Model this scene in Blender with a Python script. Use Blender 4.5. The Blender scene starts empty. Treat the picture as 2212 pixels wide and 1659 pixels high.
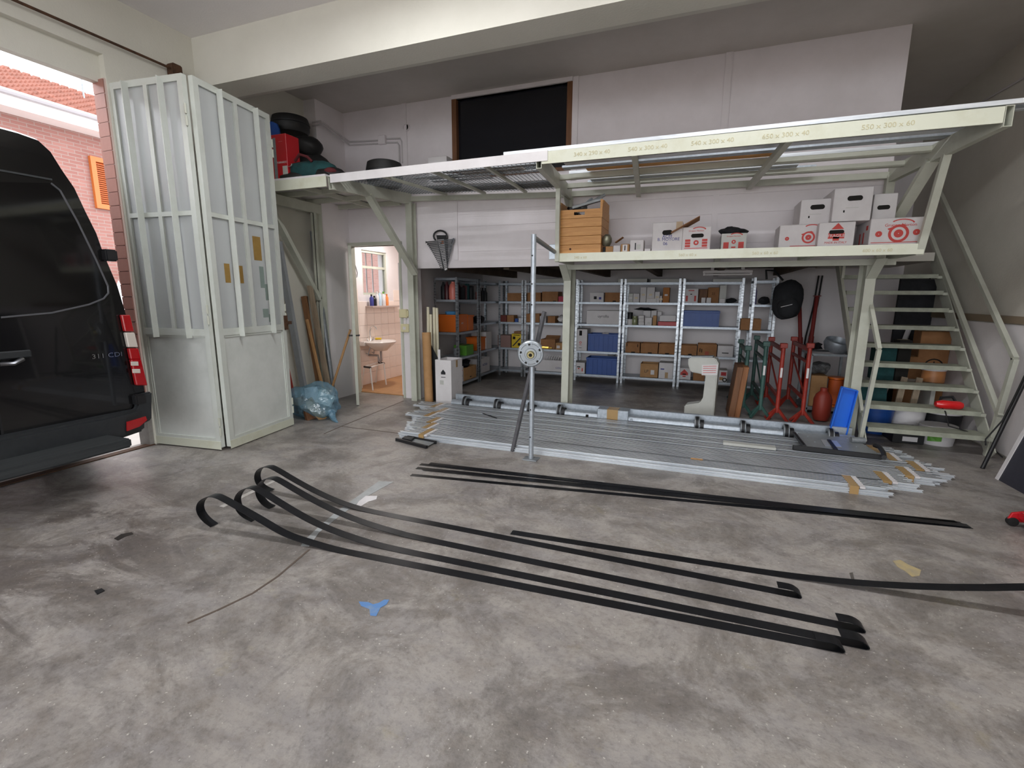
import bpy, bmesh, math, random
from mathutils import Vector as V, Matrix
from math import sin, cos, pi, radians
R = random.Random(7)
sc = bpy.context.scene
# ---------------------------------------------------------------- camera
F, PIT, ROL, YAW, H = 1033.56, .180312, -.00502364, -.359102, 1.5
_f = V((sin(YAW)*cos(PIT), cos(YAW)*cos(PIT), -sin(PIT))); _r = V((cos(YAW), -sin(YAW), 0)); _d = _f.cross(_r)
CR = cos(ROL)*_r + sin(ROL)*_d; CD = -sin(ROL)*_r + cos(ROL)*_d
cam = bpy.data.cameras.new('camera'); cam.sensor_width = 36; cam.lens = F/2212*36; cam.clip_start = .05; cam.clip_end = 300
co = bpy.data.objects.new('camera', cam); sc.collection.objects.link(co); sc.camera = co
m3 = Matrix((CR, -CD, -_f)).transposed(); co.matrix_world = Matrix.Translation((0, 0, H)) @ m3.to_4x4()
# ---------------------------------------------------------------- world, light, exposure
SKY = 2.0
w = bpy.data.worlds.new('overcast_sky'); sc.world = w; w.use_nodes = True
nt = w.node_tree; bg = nt.nodes['Background']; bg.inputs[0].default_value = (.93, .96, 1, 1); bg.inputs[1].default_value = SKY
def area(name, loc, rot, sx, sy, power, col=(1, 1, 1), portal=False):
    l = bpy.data.lights.new(name, 'AREA'); l.shape = 'RECTANGLE'; l.size = sx; l.size_y = sy; l.energy = power; l.color = col
    o = bpy.data.objects.new(name, l); sc.collection.objects.link(o); o.location = loc; o.rotation_euler = rot
    if portal: l.cycles.is_portal = True
    return o
# daylight portals in the real openings: rear gate behind the camera, side gate, toilet window
area('portal_rear', (-1.07, -4.58, 2.0), (radians(90), 0, 0), 7.8, 3.95, 1, portal=True)
area('portal_side', (-5.24, .75, 1.68), (radians(90), 0, radians(-90)), 4.7, 3.3, 1, portal=True)
area('portal_toilet', (-5.38, 7.0, 1.75), (radians(90), 0, radians(-90)), .8, .9, 1, portal=True)
sc.view_settings.view_transform = 'Standard'; sc.view_settings.look = 'None'; sc.view_settings.gamma = 1
sc.view_settings.use_curve_mapping = False; sc.view_settings.exposure = 1.2
sc.cycles.use_denoising = True; sc.cycles.max_bounces = 10; sc.cycles.diffuse_bounces = 6; sc.cycles.sample_clamp_indirect = 6
sc.cycles.caustics_reflective = False; sc.cycles.caustics_refractive = False
# ---------------------------------------------------------------- helpers
def ray(x, y): return CR*((x-1106)/F) + CD*((y-829.5)/F) + _f
EYE = V((0, 0, H))
def PZ(x, y, z=0.): d = ray(x, y); return EYE + d*((z-H)/d.z)       # photo direction met with a level plane
def PY(x, y, Y): d = ray(x, y); return EYE + d*(Y/d.y)              # ... with a plane parallel to the back wall
def PX(x, y, X): d = ray(x, y); return EYE + d*(X/d.x)              # ... with a plane parallel to the side walls
def lin(h):
    h = h.lstrip('#'); c = [int(h[i:i+2], 16)/255 for i in (0, 2, 4)]
    return tuple(x/12.92 if x < .04045 else ((x+.055)/1.055)**2.4 for x in c)
MATS = {}
def mat(name, col, rough=.5, metal=0., col2=None, scale=6., bump=0., bscale=40., stretch=None, spec=.5, contrast=(.35, .65), trans=0., coat=0.):
    if name in MATS: return MATS[name]
    m = bpy.data.materials.new(name); m.use_nodes = True; n = m.node_tree.nodes; L = m.node_tree.links; p = n['Principled BSDF']
    c = lin(col) if isinstance(col, str) else col
    p.inputs['Base Color'].default_value = (*c, 1); p.inputs['Roughness'].default_value = rough; p.inputs['Metallic'].default_value = metal
    p.inputs['Specular IOR Level'].default_value = spec; p.inputs['Transmission Weight'].default_value = trans; p.inputs['Coat Weight'].default_value = coat
    if col2 or bump:
        tc = n.new('ShaderNodeTexCoord'); mp = n.new('ShaderNodeMapping'); L.new(tc.outputs['Object'], mp.inputs[0])
        if stretch: mp.inputs['Scale'].default_value = stretch
    if col2:
        c2 = lin(col2) if isinstance(col2, str) else col2
        t = n.new('ShaderNodeTexNoise'); t.inputs['Scale'].default_value = scale; t.inputs['Detail'].default_value = 6; t.inputs['Roughness'].default_value = .65
        L.new(mp.outputs[0], t.inputs['Vector']); r = n.new('ShaderNodeValToRGB'); r.color_ramp.elements[0].position, r.color_ramp.elements[1].position = contrast
        r.color_ramp.elements[0].color = (*c, 1); r.color_ramp.elements[1].color = (*c2, 1)
        L.new(t.outputs['Fac'], r.inputs[0]); L.new(r.outputs[0], p.inputs['Base Color'])
    if bump:
        t2 = n.new('ShaderNodeTexNoise'); t2.inputs['Scale'].default_value = bscale; t2.inputs['Detail'].default_value = 4; L.new(mp.outputs[0], t2.inputs['Vector'])
        b = n.new('ShaderNodeBump'); b.inputs['Strength'].default_value = bump; b.inputs['Distance'].default_value = .01
        L.new(t2.outputs['Fac'], b.inputs['Height']); L.new(b.outputs[0], p.inputs['Normal'])
    MATS[name] = m; return m
WL = {}
def tag(o, label=None, cat=None, group=None, kind=None):
    if label: o['label'] = label
    if cat: o['category'] = cat
    if group: o['group'] = group
    if kind: o['kind'] = kind
    return o
def T(name, label, cat, loc=(0, 0, 0), group=None):
    o = bpy.data.objects.new(name, None); sc.collection.objects.link(o); o.location = loc; o.empty_display_size = .1
    WL[o.name] = V(loc); return tag(o, label, cat, group)
def place(o, loc, rz=0., rx=0., ry=0.): o.location = loc; o.rotation_euler = (rx, ry, rz); return o
def copy_tree(o, parent=None):
    c = o.copy(); sc.collection.objects.link(c); WL[c.name] = WL.get(o.name, V((0, 0, 0)))
    if parent: c.parent = parent
    for ch in o.children: copy_tree(ch, c)
    return c
class MB:
    def __init__(s): s.bm = bmesh.new()
    def face(s, pts):
        try: s.bm.faces.new([s.bm.verts.new(p) for p in pts])
        except ValueError: pass
        return s
    def hexa(s, a, b):
        n = len(a); va = [s.bm.verts.new(p) for p in a]; vb = [s.bm.verts.new(p) for p in b]
        s.bm.faces.new(va[::-1]); s.bm.faces.new(vb)
        for i in range(n): s.bm.faces.new((va[i], va[(i+1) % n], vb[(i+1) % n], vb[i]))
        return s
    def box(s, x0, x1, y0, y1, z0, z1):
        return s.hexa([(x0, y0, z0), (x1, y0, z0), (x1, y1, z0), (x0, y1, z0)], [(x0, y0, z1), (x1, y0, z1), (x1, y1, z1), (x0, y1, z1)])
    def prism(s, poly, vec): vec = V(vec); return s.hexa([V(p) for p in poly], [V(p)+vec for p in poly])
    def bar(s, p, q, w, h, up=(0, 0, 1)):
        p, q = V(p), V(q); d = (q-p).normalized(); up = V(up); sd = d.cross(up)
        if sd.length < 1e-4: sd = d.cross(V((0, 1, 0)))
        sd.normalize(); u = sd.cross(d).normalized(); a, b = sd*w/2, u*h/2
        return s.hexa([p-a-b, p+a-b, p+a+b, p-a+b], [q-a-b, q+a-b, q+a+b, q-a+b])
    def chan(s, p, q, w, h, t, up=(0, 0, 1)):            # open U channel, mouth along +up
        p, q = V(p), V(q); d = (q-p).normalized(); up = V(up); sd = d.cross(up).normalized(); u = sd.cross(d)
        pr = [(-w/2, 0), (w/2, 0), (w/2, h), (w/2-t, h), (w/2-t, t), (-w/2+t, t), (-w/2+t, h), (-w/2, h)]
        return s.hexa([p+sd*a+u*b for a, b in pr], [q+sd*a+u*b for a, b in pr])
    def hollow(s, p, q, w, h, t, up=(0, 0, 1)):          # rectangular tube with open ends
        p, q = V(p), V(q); d = (q-p).normalized(); up = V(up); sd = d.cross(up).normalized(); u = sd.cross(d)
        for c, ww, hh in ((u*(h-t)/2, w, t), (-u*(h-t)/2, w, t), (sd*(w-t)/2, t, h-2*t), (-sd*(w-t)/2, t, h-2*t)): s.bar(p+c, q+c, ww, hh, u)
        return s
    def ring(s, c, r, d, sd, u, n): return [s.bm.verts.new(c + sd*(r*cos(2*pi*i/n)) + u*(r*sin(2*pi*i/n))) for i in range(n)]
    def path(s, pts, r, n=8, closed=False):
        pts = [V(p) for p in pts]; rs = r if isinstance(r, (list, tuple)) else [r]*len(pts); rings = []; u = None
        for i, p in enumerate(pts):
            d = ((pts[min(i+1, len(pts)-1)]-pts[max(i-1, 0)])).normalized()
            if u is None:
                u = d.cross(V((0, 0, 1)) if abs(d.z) < .9 else V((1, 0, 0))).normalized()
            u = (u - d*u.dot(d)).normalized(); sd = d.cross(u); rings.append(s.ring(p, rs[i], d, sd, u, n))
        for a, b in zip(rings, rings[1:]):
            for i in range(n): s.bm.faces.new((a[i], a[(i+1) % n], b[(i+1) % n], b[i]))
        s.bm.faces.new(rings[0][::-1]); s.bm.faces.new(rings[-1]); return s
    def tube(s, p, q, r, r2=None, n=14): return s.path([p, q], [r, r if r2 is None else r2], n)
    def ribbon(s, pts, side, w, t):
        side = V(side).normalized(); pts = [V(p) for p in pts]; prev = None
        for i, p in enumerate(pts):
            d = (pts[min(i+1, len(pts)-1)]-pts[max(i-1, 0)]).normalized(); nn = side.cross(d).normalized()
            r = [s.bm.verts.new(p+side*(a*w/2)+nn*(b*t)) for a, b in ((-1, 0), (1, 0), (1, 1), (-1, 1))]
            if prev:
                for k in range(4): s.bm.faces.new((prev[k], prev[(k+1) % 4], r[(k+1) % 4], r[k]))
            else: s.bm.faces.new(r[::-1])
            prev = r
        s.bm.faces.new(prev); return s
    def lathe(s, prof, c, ax=(0, 0, 1), n=20, sx=1., sy=1.):
        c = V(c); ax = V(ax).normalized(); a = ax.orthogonal().normalized() if abs(ax.z) < .99 else V((1, 0, 0)); b = ax.cross(a); rings = []
        for r, z in prof:
            rings.append([s.bm.verts.new(c+ax*z+a*(max(r, 1e-4)*sx*cos(2*pi*i/n))+b*(max(r, 1e-4)*sy*sin(2*pi*i/n))) for i in range(n)])
        for p, q in zip(rings, rings[1:]):
            for i in range(n): s.bm.faces.new((p[i], p[(i+1) % n], q[(i+1) % n], q[i]))
        if prof[0][0] == prof[-1][0] and prof[0][0] > .003:        # closed profile: a ring, not a disc
            for i in range(n): s.bm.faces.new((rings[-1][i], rings[-1][(i+1) % n], rings[0][(i+1) % n], rings[0][i]))
        else: s.bm.faces.new(rings[0][::-1]); s.bm.faces.new(rings[-1])
        return s
    def blob(s, c, rad, n=3, jit=0., seed=1, flat=None, crump=0.):
        b = bmesh.new(); bmesh.ops.create_icosphere(b, subdivisions=n, radius=1); rr = random.Random(seed); ph = [rr.uniform(0, 6) for _ in range(9)]; mp = {}
        for v in b.verts:
            p = v.co; k = 1+jit*(sin(p.x*3.1+ph[0])*cos(p.y*2.7+ph[1])+.6*sin(p.z*5+p.x*4+ph[2])+.4*sin(p.y*9+p.z*7+ph[3]))
            k += rr.uniform(-crump, crump); q = V((p.x*rad[0]*k, p.y*rad[1]*k, p.z*rad[2]*k))
            if flat is not None and q.z < flat: q.z = flat
            mp[v] = s.bm.verts.new(V(c)+q)
        for f in b.faces: s.bm.faces.new([mp[v] for v in f.verts])
        b.free(); return s
    def build(s, name, m, parent=None, smooth=False, bevel=0., origin=None, kind=None):
        bm = s.bm; bmesh.ops.recalc_face_normals(bm, faces=bm.faces[:])
        if bevel:
            es = [e for e in bm.edges if len(e.link_faces) == 2 and e.calc_face_angle(0) > .6]
            bmesh.ops.bevel(bm, geom=es, offset=bevel, segments=1 if bevel < .01 else 2, affect='EDGES', clamp_overlap=True)
        pl = WL.get(parent.name, V((0, 0, 0))) if parent else V((0, 0, 0))
        if origin is None:
            xs = [v.co for v in bm.verts]; origin = V(((min(p.x for p in xs)+max(p.x for p in xs))/2, (min(p.y for p in xs)+max(p.y for p in xs))/2, min(p.z for p in xs)))
        origin = V(origin)
        for v in bm.verts: v.co -= origin
        me = bpy.data.meshes.new(name); bm.to_mesh(me); bm.free(); me.materials.append(m)
        if smooth:
            me.polygons.foreach_set('use_smooth', [True]*len(me.polygons))
            try: me.set_sharp_from_angle(angle=radians(35))
            except Exception: pass
        o = bpy.data.objects.new(name, me); sc.collection.objects.link(o); o.location = origin-pl; WL[o.name] = origin
        if parent: o.parent = parent
        if kind: o['kind'] = kind
        return o
def inst(o, wloc, rot=None, parent=None):                  # another piece with the same mesh
    c = o.copy(); sc.collection.objects.link(c); par = parent or o.parent; c.parent = par
    c.location = V(wloc) - (WL.get(par.name, V((0, 0, 0))) if par else V((0, 0, 0))); WL[c.name] = V(wloc)
    if rot: c.rotation_euler = rot
    return c
def text(body, size, pos, right, up, m, parent=None, name='lettering', sx=1.):
    cu = bpy.data.curves.new(name, 'FONT'); cu.body = body; cu.size = size; cu.align_x = 'CENTER'; cu.align_y = 'CENTER'; cu.extrude = .0006; cu.materials.append(m); cu.resolution_u = 3
    o = bpy.data.objects.new(name, cu); sc.collection.objects.link(o); r = V(right).normalized(); u = V(up).normalized(); n = r.cross(u)
    pl = WL.get(parent.name, V((0, 0, 0))) if parent else V((0, 0, 0))
    mm = Matrix((r*sx, u, n)).transposed().to_4x4(); mm.translation = V(pos)-pl; o.matrix_local = mm
    if parent: o.parent = parent; o.matrix_local = mm
    return o
def struct(o, label=None): o['kind'] = 'structure'; return tag(o, label)
# ---------------------------------------------------------------- materials
def wallmat(name, col, col2, rough=.75):
    return mat(name, col, rough, col2=col2, scale=1.3, bump=.15, bscale=55, contrast=(.3, .75))
M_wall = wallmat('white_plaster', '#ebe6e8', '#e0dbdc'); M_ceil = wallmat('grey_white_ceiling', '#f0edee', '#e8e5e6'); M_ceil2 = wallmat('dimmed_rear_ceiling', '#d2cdc8', '#c4bfb9'); M_cream = wallmat('cream_plaster', '#dfddd3', '#d5d3c8')  # front and rear ceiling tones split to put their brightness into the colour
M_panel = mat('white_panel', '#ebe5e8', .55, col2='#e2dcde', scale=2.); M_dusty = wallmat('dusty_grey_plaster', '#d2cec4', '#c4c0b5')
M_green = mat('pale_green_paint', '#c1c3b6', .45, col2='#afb1a2', scale=5., contrast=(.45, .8)); M_cream_paint = mat('cream_steel_paint', '#d2d4c3', .4, col2='#c5c5ae', scale=6, contrast=(.5, .8))
M_zinc = mat('galvanised_steel', '#b9c1c9', .42, .6, col2='#a3abb4', scale=30.); M_zinc_dull = mat('dull_zinc', '#959a9e', .5, .5, col2='#83888c', scale=20.)
M_alu = mat('bright_profile_steel', '#e6eaee', .38, .35, col2='#ced3d9', scale=30, stretch=(.1, 1, 1), contrast=(.4, .6)); M_chrome = mat('chrome', '#d8d8d8', .12, 1.)
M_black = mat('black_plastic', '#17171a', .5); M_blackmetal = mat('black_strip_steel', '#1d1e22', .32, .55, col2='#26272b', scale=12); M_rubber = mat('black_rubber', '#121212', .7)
M_white = mat('white_card', '#dedbdc', .6, col2='#d3cfd0', scale=4); M_brown = mat('brown_cardboard', '#a5764c', .75, col2='#946740', scale=7); M_tan = mat('tan_cardboard', '#b98f62', .75, col2='#ab8154', scale=7)
M_red = mat('red_print', '#c8453f', .6); M_redp = mat('red_paint', '#a5362a', .45, col2='#86291f', scale=8); M_redbox = mat('red_plastic', '#b5101c', .4); M_blue = mat('blue_plastic', '#1f4f9e', .42, col2='#1a4690', scale=5)
M_bluebr = mat('bright_blue_plastic', '#1768d8', .4); M_orange = mat('orange_plastic', '#e0701f', .42); M_yellow = mat('yellow_plastic', '#d8b81c', .45); M_greenp = mat('green_plastic', '#5c9a34', .5)
M_wood = mat('varnished_pine', '#dca462', .5, col2='#c78c4c', scale=5, stretch=(1, 6, 9)); M_woodd = mat('dark_brown_wood', '#7d5334', .6, col2='#68442a', scale=6, stretch=(6, 6, .6)); M_timber = mat('weathered_timber', '#a2917c', .8, col2='#857561', scale=6, stretch=(5, 5, .5))
M_tape = mat('brown_tape', '#a98a5c', .3); M_beige = mat('beige_plastic', '#d8cfa8', .45); M_ink = mat('blue_ink', '#3a3f8c', .6); M_dark = mat('dark_hollow', '#1a1815', .9); M_darkgrey = mat('dark_grey_cloth', '#2a2b2f', .85, col2='#1d1e21', scale=9)
M_teal = mat('teal_bag_cloth', '#1d4f50', .85, col2='#143a3c', scale=8); M_grey = mat('grey_machine_paint', '#c2c3bd', .4, col2='#b5b6b0', scale=4); M_greysheet = mat('grey_sheet_metal', '#9a9ea0', .42, .3, col2='#8a8e90', scale=9)
M_tgreen = mat('green_trestle_paint', '#3f635c', .5, col2='#36554f', scale=8); M_rust = mat('rust', '#5a3b26', .85, col2='#3e2c1f', scale=20); M_porc = mat('white_porcelain', '#e6e0dc', .15, coat=.5); M_pinktile = mat('pink_glazed_tile', '#f1e4dc', .25, col2='#ecdcd2', scale=1.5)
M_fillglow = bpy.data.materials.new('added_lamp_glow'); M_fillglow.use_nodes = True; M_fillglow.node_tree.nodes['Principled BSDF'].inputs['Emission Color'].default_value = (1, .98, .94, 1); M_fillglow.node_tree.nodes['Principled BSDF'].inputs['Emission Strength'].default_value = 4  # glow of the added fill lamps under the front ceiling
M_terra = mat('orange_floor_tile', '#b88a5c', .45, col2='#a97c50', scale=5); M_floorgroove = mat('tile_grout', '#c9b5a8', .8)
def glassmat(name, col, rough, mixd, dif):
    m = bpy.data.materials.new(name); m.use_nodes = True; n = m.node_tree.nodes; L = m.node_tree.links; n.clear()
    o = n.new('ShaderNodeOutputMaterial'); g = n.new('ShaderNodeBsdfRefraction'); g.inputs['Color'].default_value = (*lin(col), 1); g.inputs['Roughness'].default_value = rough; g.inputs['IOR'].default_value = 1.05
    d = n.new('ShaderNodeBsdfDiffuse'); d.inputs[0].default_value = (*lin(dif), 1); tr = n.new('ShaderNodeBsdfTranslucent'); tr.inputs[0].default_value = (*lin(dif), 1)
    gl = n.new('ShaderNodeBsdfGlossy'); gl.inputs['Roughness'].default_value = .18
    a = n.new('ShaderNodeMixShader'); a.inputs[0].default_value = .5; L.new(d.outputs[0], a.inputs[1]); L.new(tr.outputs[0], a.inputs[2])
    b = n.new('ShaderNodeMixShader'); b.inputs[0].default_value = mixd; L.new(g.outputs[0], b.inputs[1]); L.new(a.outputs[0], b.inputs[2])
    fr = n.new('ShaderNodeFresnel'); fr.inputs[0].default_value = 1.5; ge = n.new('ShaderNodeNewGeometry'); im = n.new('ShaderNodeMath'); im.operation = 'SUBTRACT'; im.inputs[0].default_value = 1; L.new(ge.outputs['Backfacing'], im.inputs[1]); mu = n.new('ShaderNodeMath'); mu.operation = 'MULTIPLY'; L.new(fr.outputs[0], mu.inputs[0]); L.new(im.outputs[0], mu.inputs[1]); c = n.new('ShaderNodeMixShader'); L.new(mu.outputs[0], c.inputs[0]); L.new(b.outputs[0], c.inputs[1]); L.new(gl.outputs[0], c.inputs[2]); L.new(c.outputs[0], o.inputs[0]); return m
M_frost = glassmat('frosted_glass', '#f8fafa', .3, .78, '#f4f7f8'); M_clear = glassmat('clear_glass', '#f4f6f6', .02, .06, '#c0c0c0')
M_dkglass = mat('dark_window_glass', '#1b1c22', .16, spec=.6)
def filmmat(name, col, t):
    m = bpy.data.materials.new(name); m.use_nodes = True; n = m.node_tree.nodes; L = m.node_tree.links; n.clear(); o = n.new('ShaderNodeOutputMaterial'); a = n.new('ShaderNodeBsdfTransparent'); a.inputs[0].default_value = (*lin('#cfe6f2'), 1)
    d = n.new('ShaderNodeBsdfDiffuse'); d.inputs[0].default_value = (*lin(col), 1); g = n.new('ShaderNodeBsdfGlossy'); g.inputs['Roughness'].default_value = .22; x = n.new('ShaderNodeMixShader'); x.inputs[0].default_value = t; y = n.new('ShaderNodeMixShader'); y.inputs[0].default_value = .12
    tc = n.new('ShaderNodeTexCoord'); t2 = n.new('ShaderNodeTexNoise'); t2.inputs['Scale'].default_value = 9; t2.inputs['Detail'].default_value = 3; b = n.new('ShaderNodeBump'); b.inputs['Strength'].default_value = .9; b.inputs['Distance'].default_value = .05; L.new(tc.outputs['Object'], t2.inputs['Vector']); L.new(t2.outputs['Fac'], b.inputs['Height'])
    for q in (d, g): L.new(b.outputs[0], q.inputs['Normal'])
    L.new(a.outputs[0], x.inputs[1]); L.new(d.outputs[0], x.inputs[2]); L.new(x.outputs[0], y.inputs[1]); L.new(g.outputs[0], y.inputs[2]); L.new(y.outputs[0], o.inputs[0]); return m
M_bagfilm = filmmat('blue_bag_film', '#a3d2ea', .25)
def floormat():
    m = bpy.data.materials.new('stained_concrete'); m.use_nodes = True; n = m.node_tree.nodes; L = m.node_tree.links; p = n['Principled BSDF']; tc = n.new('ShaderNodeTexCoord')
    def noise(scale, detail=8, rough=.6, sc_=(1, 1, 1), off=(0, 0, 0), dist=0.):
        mp = n.new('ShaderNodeMapping'); mp.inputs['Scale'].default_value = sc_; mp.inputs['Location'].default_value = off; L.new(tc.outputs['Object'], mp.inputs[0])
        t = n.new('ShaderNodeTexNoise'); t.inputs['Scale'].default_value = scale; t.inputs['Detail'].default_value = detail; t.inputs['Roughness'].default_value = rough; t.inputs['Distortion'].default_value = dist
        L.new(mp.outputs[0], t.inputs['Vector']); return t.outputs['Fac']
    def ramp(x, stops):
        r = n.new('ShaderNodeValToRGB'); e = r.color_ramp.elements
        while len(e) < len(stops): e.new(.5)
        for k, (pos, c) in enumerate(stops): e[k].position = pos; e[k].color = (*(lin(c) if isinstance(c, str) else (c, c, c)), 1)
        L.new(x, r.inputs[0]); return r.outputs[0]
    def mix(a, b, f, mode='MIX'):
        x = n.new('ShaderNodeMix'); x.data_type = 'RGBA'; x.blend_type = mode
        if isinstance(f, float): x.inputs[0].default_value = f
        else: L.new(f, x.inputs[0])
        for s_, v in ((6, a), (7, b)):
            if isinstance(v, str): x.inputs[s_].default_value = (*lin(v), 1)
            else: L.new(v, x.inputs[s_])
        return x.outputs[2]
    base = ramp(noise(1.1, 9, .68, (1, 1.5, 1)), ((.3, '#736c69'), (.46, '#8a8583'), (.58, '#989390'), (.72, '#a5a09c')))
    patch = ramp(noise(2.3, 10, .72, (1, 1.6, 1), (3, 1, 0), .3), ((.42, 0.), (.52, .6), (.6, .9)))
    base = mix(base, '#a39d97', patch)
    dk = ramp(noise(1.7, 10, .75, (1, 1, 1), (9, 4, 0), .5), ((.47, 0.), (.55, .5), (.68, .9)))
    base = mix(base, '#625c57', dk)
    # older oil stains on the side by the gate
    mp = n.new('ShaderNodeMapping'); L.new(tc.outputs['Object'], mp.inputs[0]); sp = n.new('ShaderNodeSeparateXYZ'); L.new(mp.outputs[0], sp.inputs[0])
    mr = n.new('ShaderNodeMapRange'); mr.inputs[1].default_value = -1.2; mr.inputs[2].default_value = -3.2; L.new(sp.outputs[0], mr.inputs[0])
    oil = ramp(noise(1.25, 10, .7, (1, 2.2, 1), (2, 7, 0), .8), ((.46, 0.), (.56, .8), (.7, 1.)))
    mr2 = n.new('ShaderNodeMapRange'); mr2.inputs[1].default_value = 2.9; mr2.inputs[2].default_value = 1.9; L.new(sp.outputs[1], mr2.inputs[0]); mz = n.new('ShaderNodeMath'); mz.operation = 'MULTIPLY'; L.new(mr.outputs[0], mz.inputs[0]); L.new(mr2.outputs[0], mz.inputs[1])
    mm = n.new('ShaderNodeMath'); mm.operation = 'MULTIPLY'; L.new(oil, mm.inputs[0]); L.new(mz.outputs[0], mm.inputs[1])
    base = mix(base, '#57504c', mm.outputs[0])
    mid = ramp(noise(7., 9, .75, (1, 1.3, 1), (7, 3, 0), .3), ((.48, 0.), (.6, .3), (.72, .5))); base = mix(base, '#786e64', mid)
    gr = ramp(noise(3.1, 6, .7, (1, 1, 1), (5, 5, 0)), ((.62, 0.), (.75, .5))); base = mix(base, '#8f8460', gr)
    fine = ramp(noise(38, 5, .75), ((.3, '#b0b0b0'), (.5, '#ffffff'), (.7, '#ffffff'))); base = mix(base, fine, .55, 'MULTIPLY')
    pit = ramp(noise(17, 7, .8, (1, 1, 1), (8, 2, 3)), ((.6, 0.), (.68, .45), (.8, .7))); base = mix(base, '#675f57', pit)
    spk = ramp(noise(60, 2, .5, (1, 1, 1), (1, 2, 3)), ((.69, 0.), (.73, .7))); base = mix(base, '#cfcac2', spk)
    L.new(base, p.inputs['Base Color'])
    rg = ramp(noise(.9, 6, .6, (1, 1, 1), (4, 9, 2)), ((.35, .3), (.65, .52))); L.new(rg, p.inputs['Roughness']); p.inputs['Specular IOR Level'].default_value = .5
    b = n.new('ShaderNodeBump'); b.inputs['Strength'].default_value = .22; b.inputs['Distance'].default_value = .01; L.new(noise(28, 8, .7), b.inputs['Height']); L.new(b.outputs[0], p.inputs['Normal'])
    return m
M_floor = floormat()
def brickmat():
    m = bpy.data.materials.new('pink_brick_wall'); m.use_nodes = True; n = m.node_tree.nodes; L = m.node_tree.links; p = n['Principled BSDF']; tc = n.new('ShaderNodeTexCoord'); mp = n.new('ShaderNodeMapping'); mp.inputs['Rotation'].default_value = (0, radians(90), radians(90)); b = n.new('ShaderNodeTexBrick')
    sx = n.new('ShaderNodeSeparateXYZ'); cx = n.new('ShaderNodeCombineXYZ'); L.new(tc.outputs['Object'], sx.inputs[0]); L.new(sx.outputs[1], cx.inputs[0]); L.new(sx.outputs[2], cx.inputs[1]); L.new(cx.outputs[0], b.inputs['Vector'])
    for k, v in (('Color1', '#946860'), ('Color2', '#875b53'), ('Mortar', '#8f7b74')): b.inputs[k].default_value = (*lin(v), 1)
    b.inputs['Scale'].default_value = 1; b.inputs['Brick Width'].default_value = .26; b.inputs['Row Height'].default_value = .075; b.inputs['Mortar Size'].default_value = .008; L.new(b.outputs['Color'], p.inputs['Base Color']); p.inputs['Roughness'].default_value = .85; return m
# ================================================================ STRUCTURE
XL, XR, YB, CZ = -5.05, 2.9, 8.95, 4.05
YP = 6.05                                                   # face of the white partition
struct(MB().box(-5.22, 3.1, -4.6, 9.1, -.15, 0).build('floor', M_floor, origin=(0, 0, 0)))
gr = MB()
for pts in (((872, 866), (737, 921), (700, 937)), ((737, 921), (862, 936)), ((668, 1187), (600, 1245), (545, 1282), (470, 1318), (405, 1346))):
    for a, b in zip(pts, pts[1:]): gr.bar(PZ(*a, .001), PZ(*b, .001), .012, .002)
gr.build('trim_1', mat('floor_joint', '#5d5148', .9), origin=(0, 0, 0)); bpy.data.objects['trim_1']['kind'] = 'structure'
OUT = mat('pavement', '#c9c2bd', .8, col2='#bab3ae', scale=2)
struct(MB().box(-40, -5.22, -4.6, 40, -.17, -.02).build('ground_outside', OUT, origin=(0, 0, 0)))
struct(MB().box(-40, 40, -30, -4.6, -.19, -.03).build('ground_yard', OUT, origin=(0, 0, 0)))
# gate wall
zsoff = PX(0, 25.6, XL).z; zb2 = PX(0, 96, -5.12).z
wl = MB()
wl.box(-5.2, XL, 3.11, YP, 0, CZ+.25)
wl.box(-5.2, XL, -4.6, -1.6, 0, CZ+.25); wl.box(-5.2, XL, -1.6, 3.11, zsoff, CZ+.25); wl.box(-5.2, -5.12, -1.6, 3.11, 3.37, zsoff)
struct(wl.build('wall_left', M_cream, origin=(0, 0, 0)))
# toilet outer wall with a window hole
wy0, wy1 = PX(784, 600, -5.15).y, PX(838, 600, -5.15).y; wz0, wz1 = PX(790, 637, -5.15).z, 2.25
struct(MB().box(-5.35, -5.16, YP, wy0, 0, CZ+.25).box(-5.35, -5.16, wy1, 9.1, 0, CZ+.25).box(-5.35, -5.16, wy0, wy1, 0, wz0).box(-5.35, -5.16, wy0, wy1, wz1, CZ+.25).build('wall_toilet', M_wall, origin=(0, 0, 0)))
struct(MB().box(XL, -4.86, 5.5, YP, 0, CZ).build('wall_pier', M_wall, origin=(0, 0, 0)))
# partition: toilet front, white panelling with the dark window
hx0, hx1 = PY(984, 260, YP).x, PY(1229, 220, YP).x; hz0, hz1 = PY(1100, 372, YP).z, PY(1110, 196, YP).z
PR = PY(1968, 80, YP).x
wb = MB().box(XL, -4.87, YP, YP+.08, 0, CZ).box(-4.87, hx0, YP, YP+.08, 2.22, CZ).box(-3.96, -3.72, YP-.03, YP+.1, 0, 2.22).box(hx0, hx1, YP, YP+.08, 1.9, hz0).box(hx0, hx1, YP, YP+.08, hz1, CZ).box(hx1, PR, YP, YP+.08, 1.9, CZ).box(-3.72, hx0, YP, YP+.08, 1.9, 2.22)
wbo = struct(wb.build('wall_back', M_panel, origin=(0, 0, 0)))
struct(MB().box(PR-.08, PR, YP+.08, YB, 2.06, CZ).build('wall_mezzanine', M_panel, origin=(0, 0, 0)))
k = 0
def trim(mb, m=M_panel, label=None):
    global k; k += 1; return struct(mb.build('trim_%d' % (k+1), m, origin=(0, 0, 0)), label)
yb = YP-.004
for x in (PY(874, 260, YP).x, PY(1241, 300, YP).x, PY(1570, 200, YP).x): trim(MB().box(x-.035, x+.035, yb-.012, yb, 2.9 if x > -3.4 else 2.25, CZ))
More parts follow.
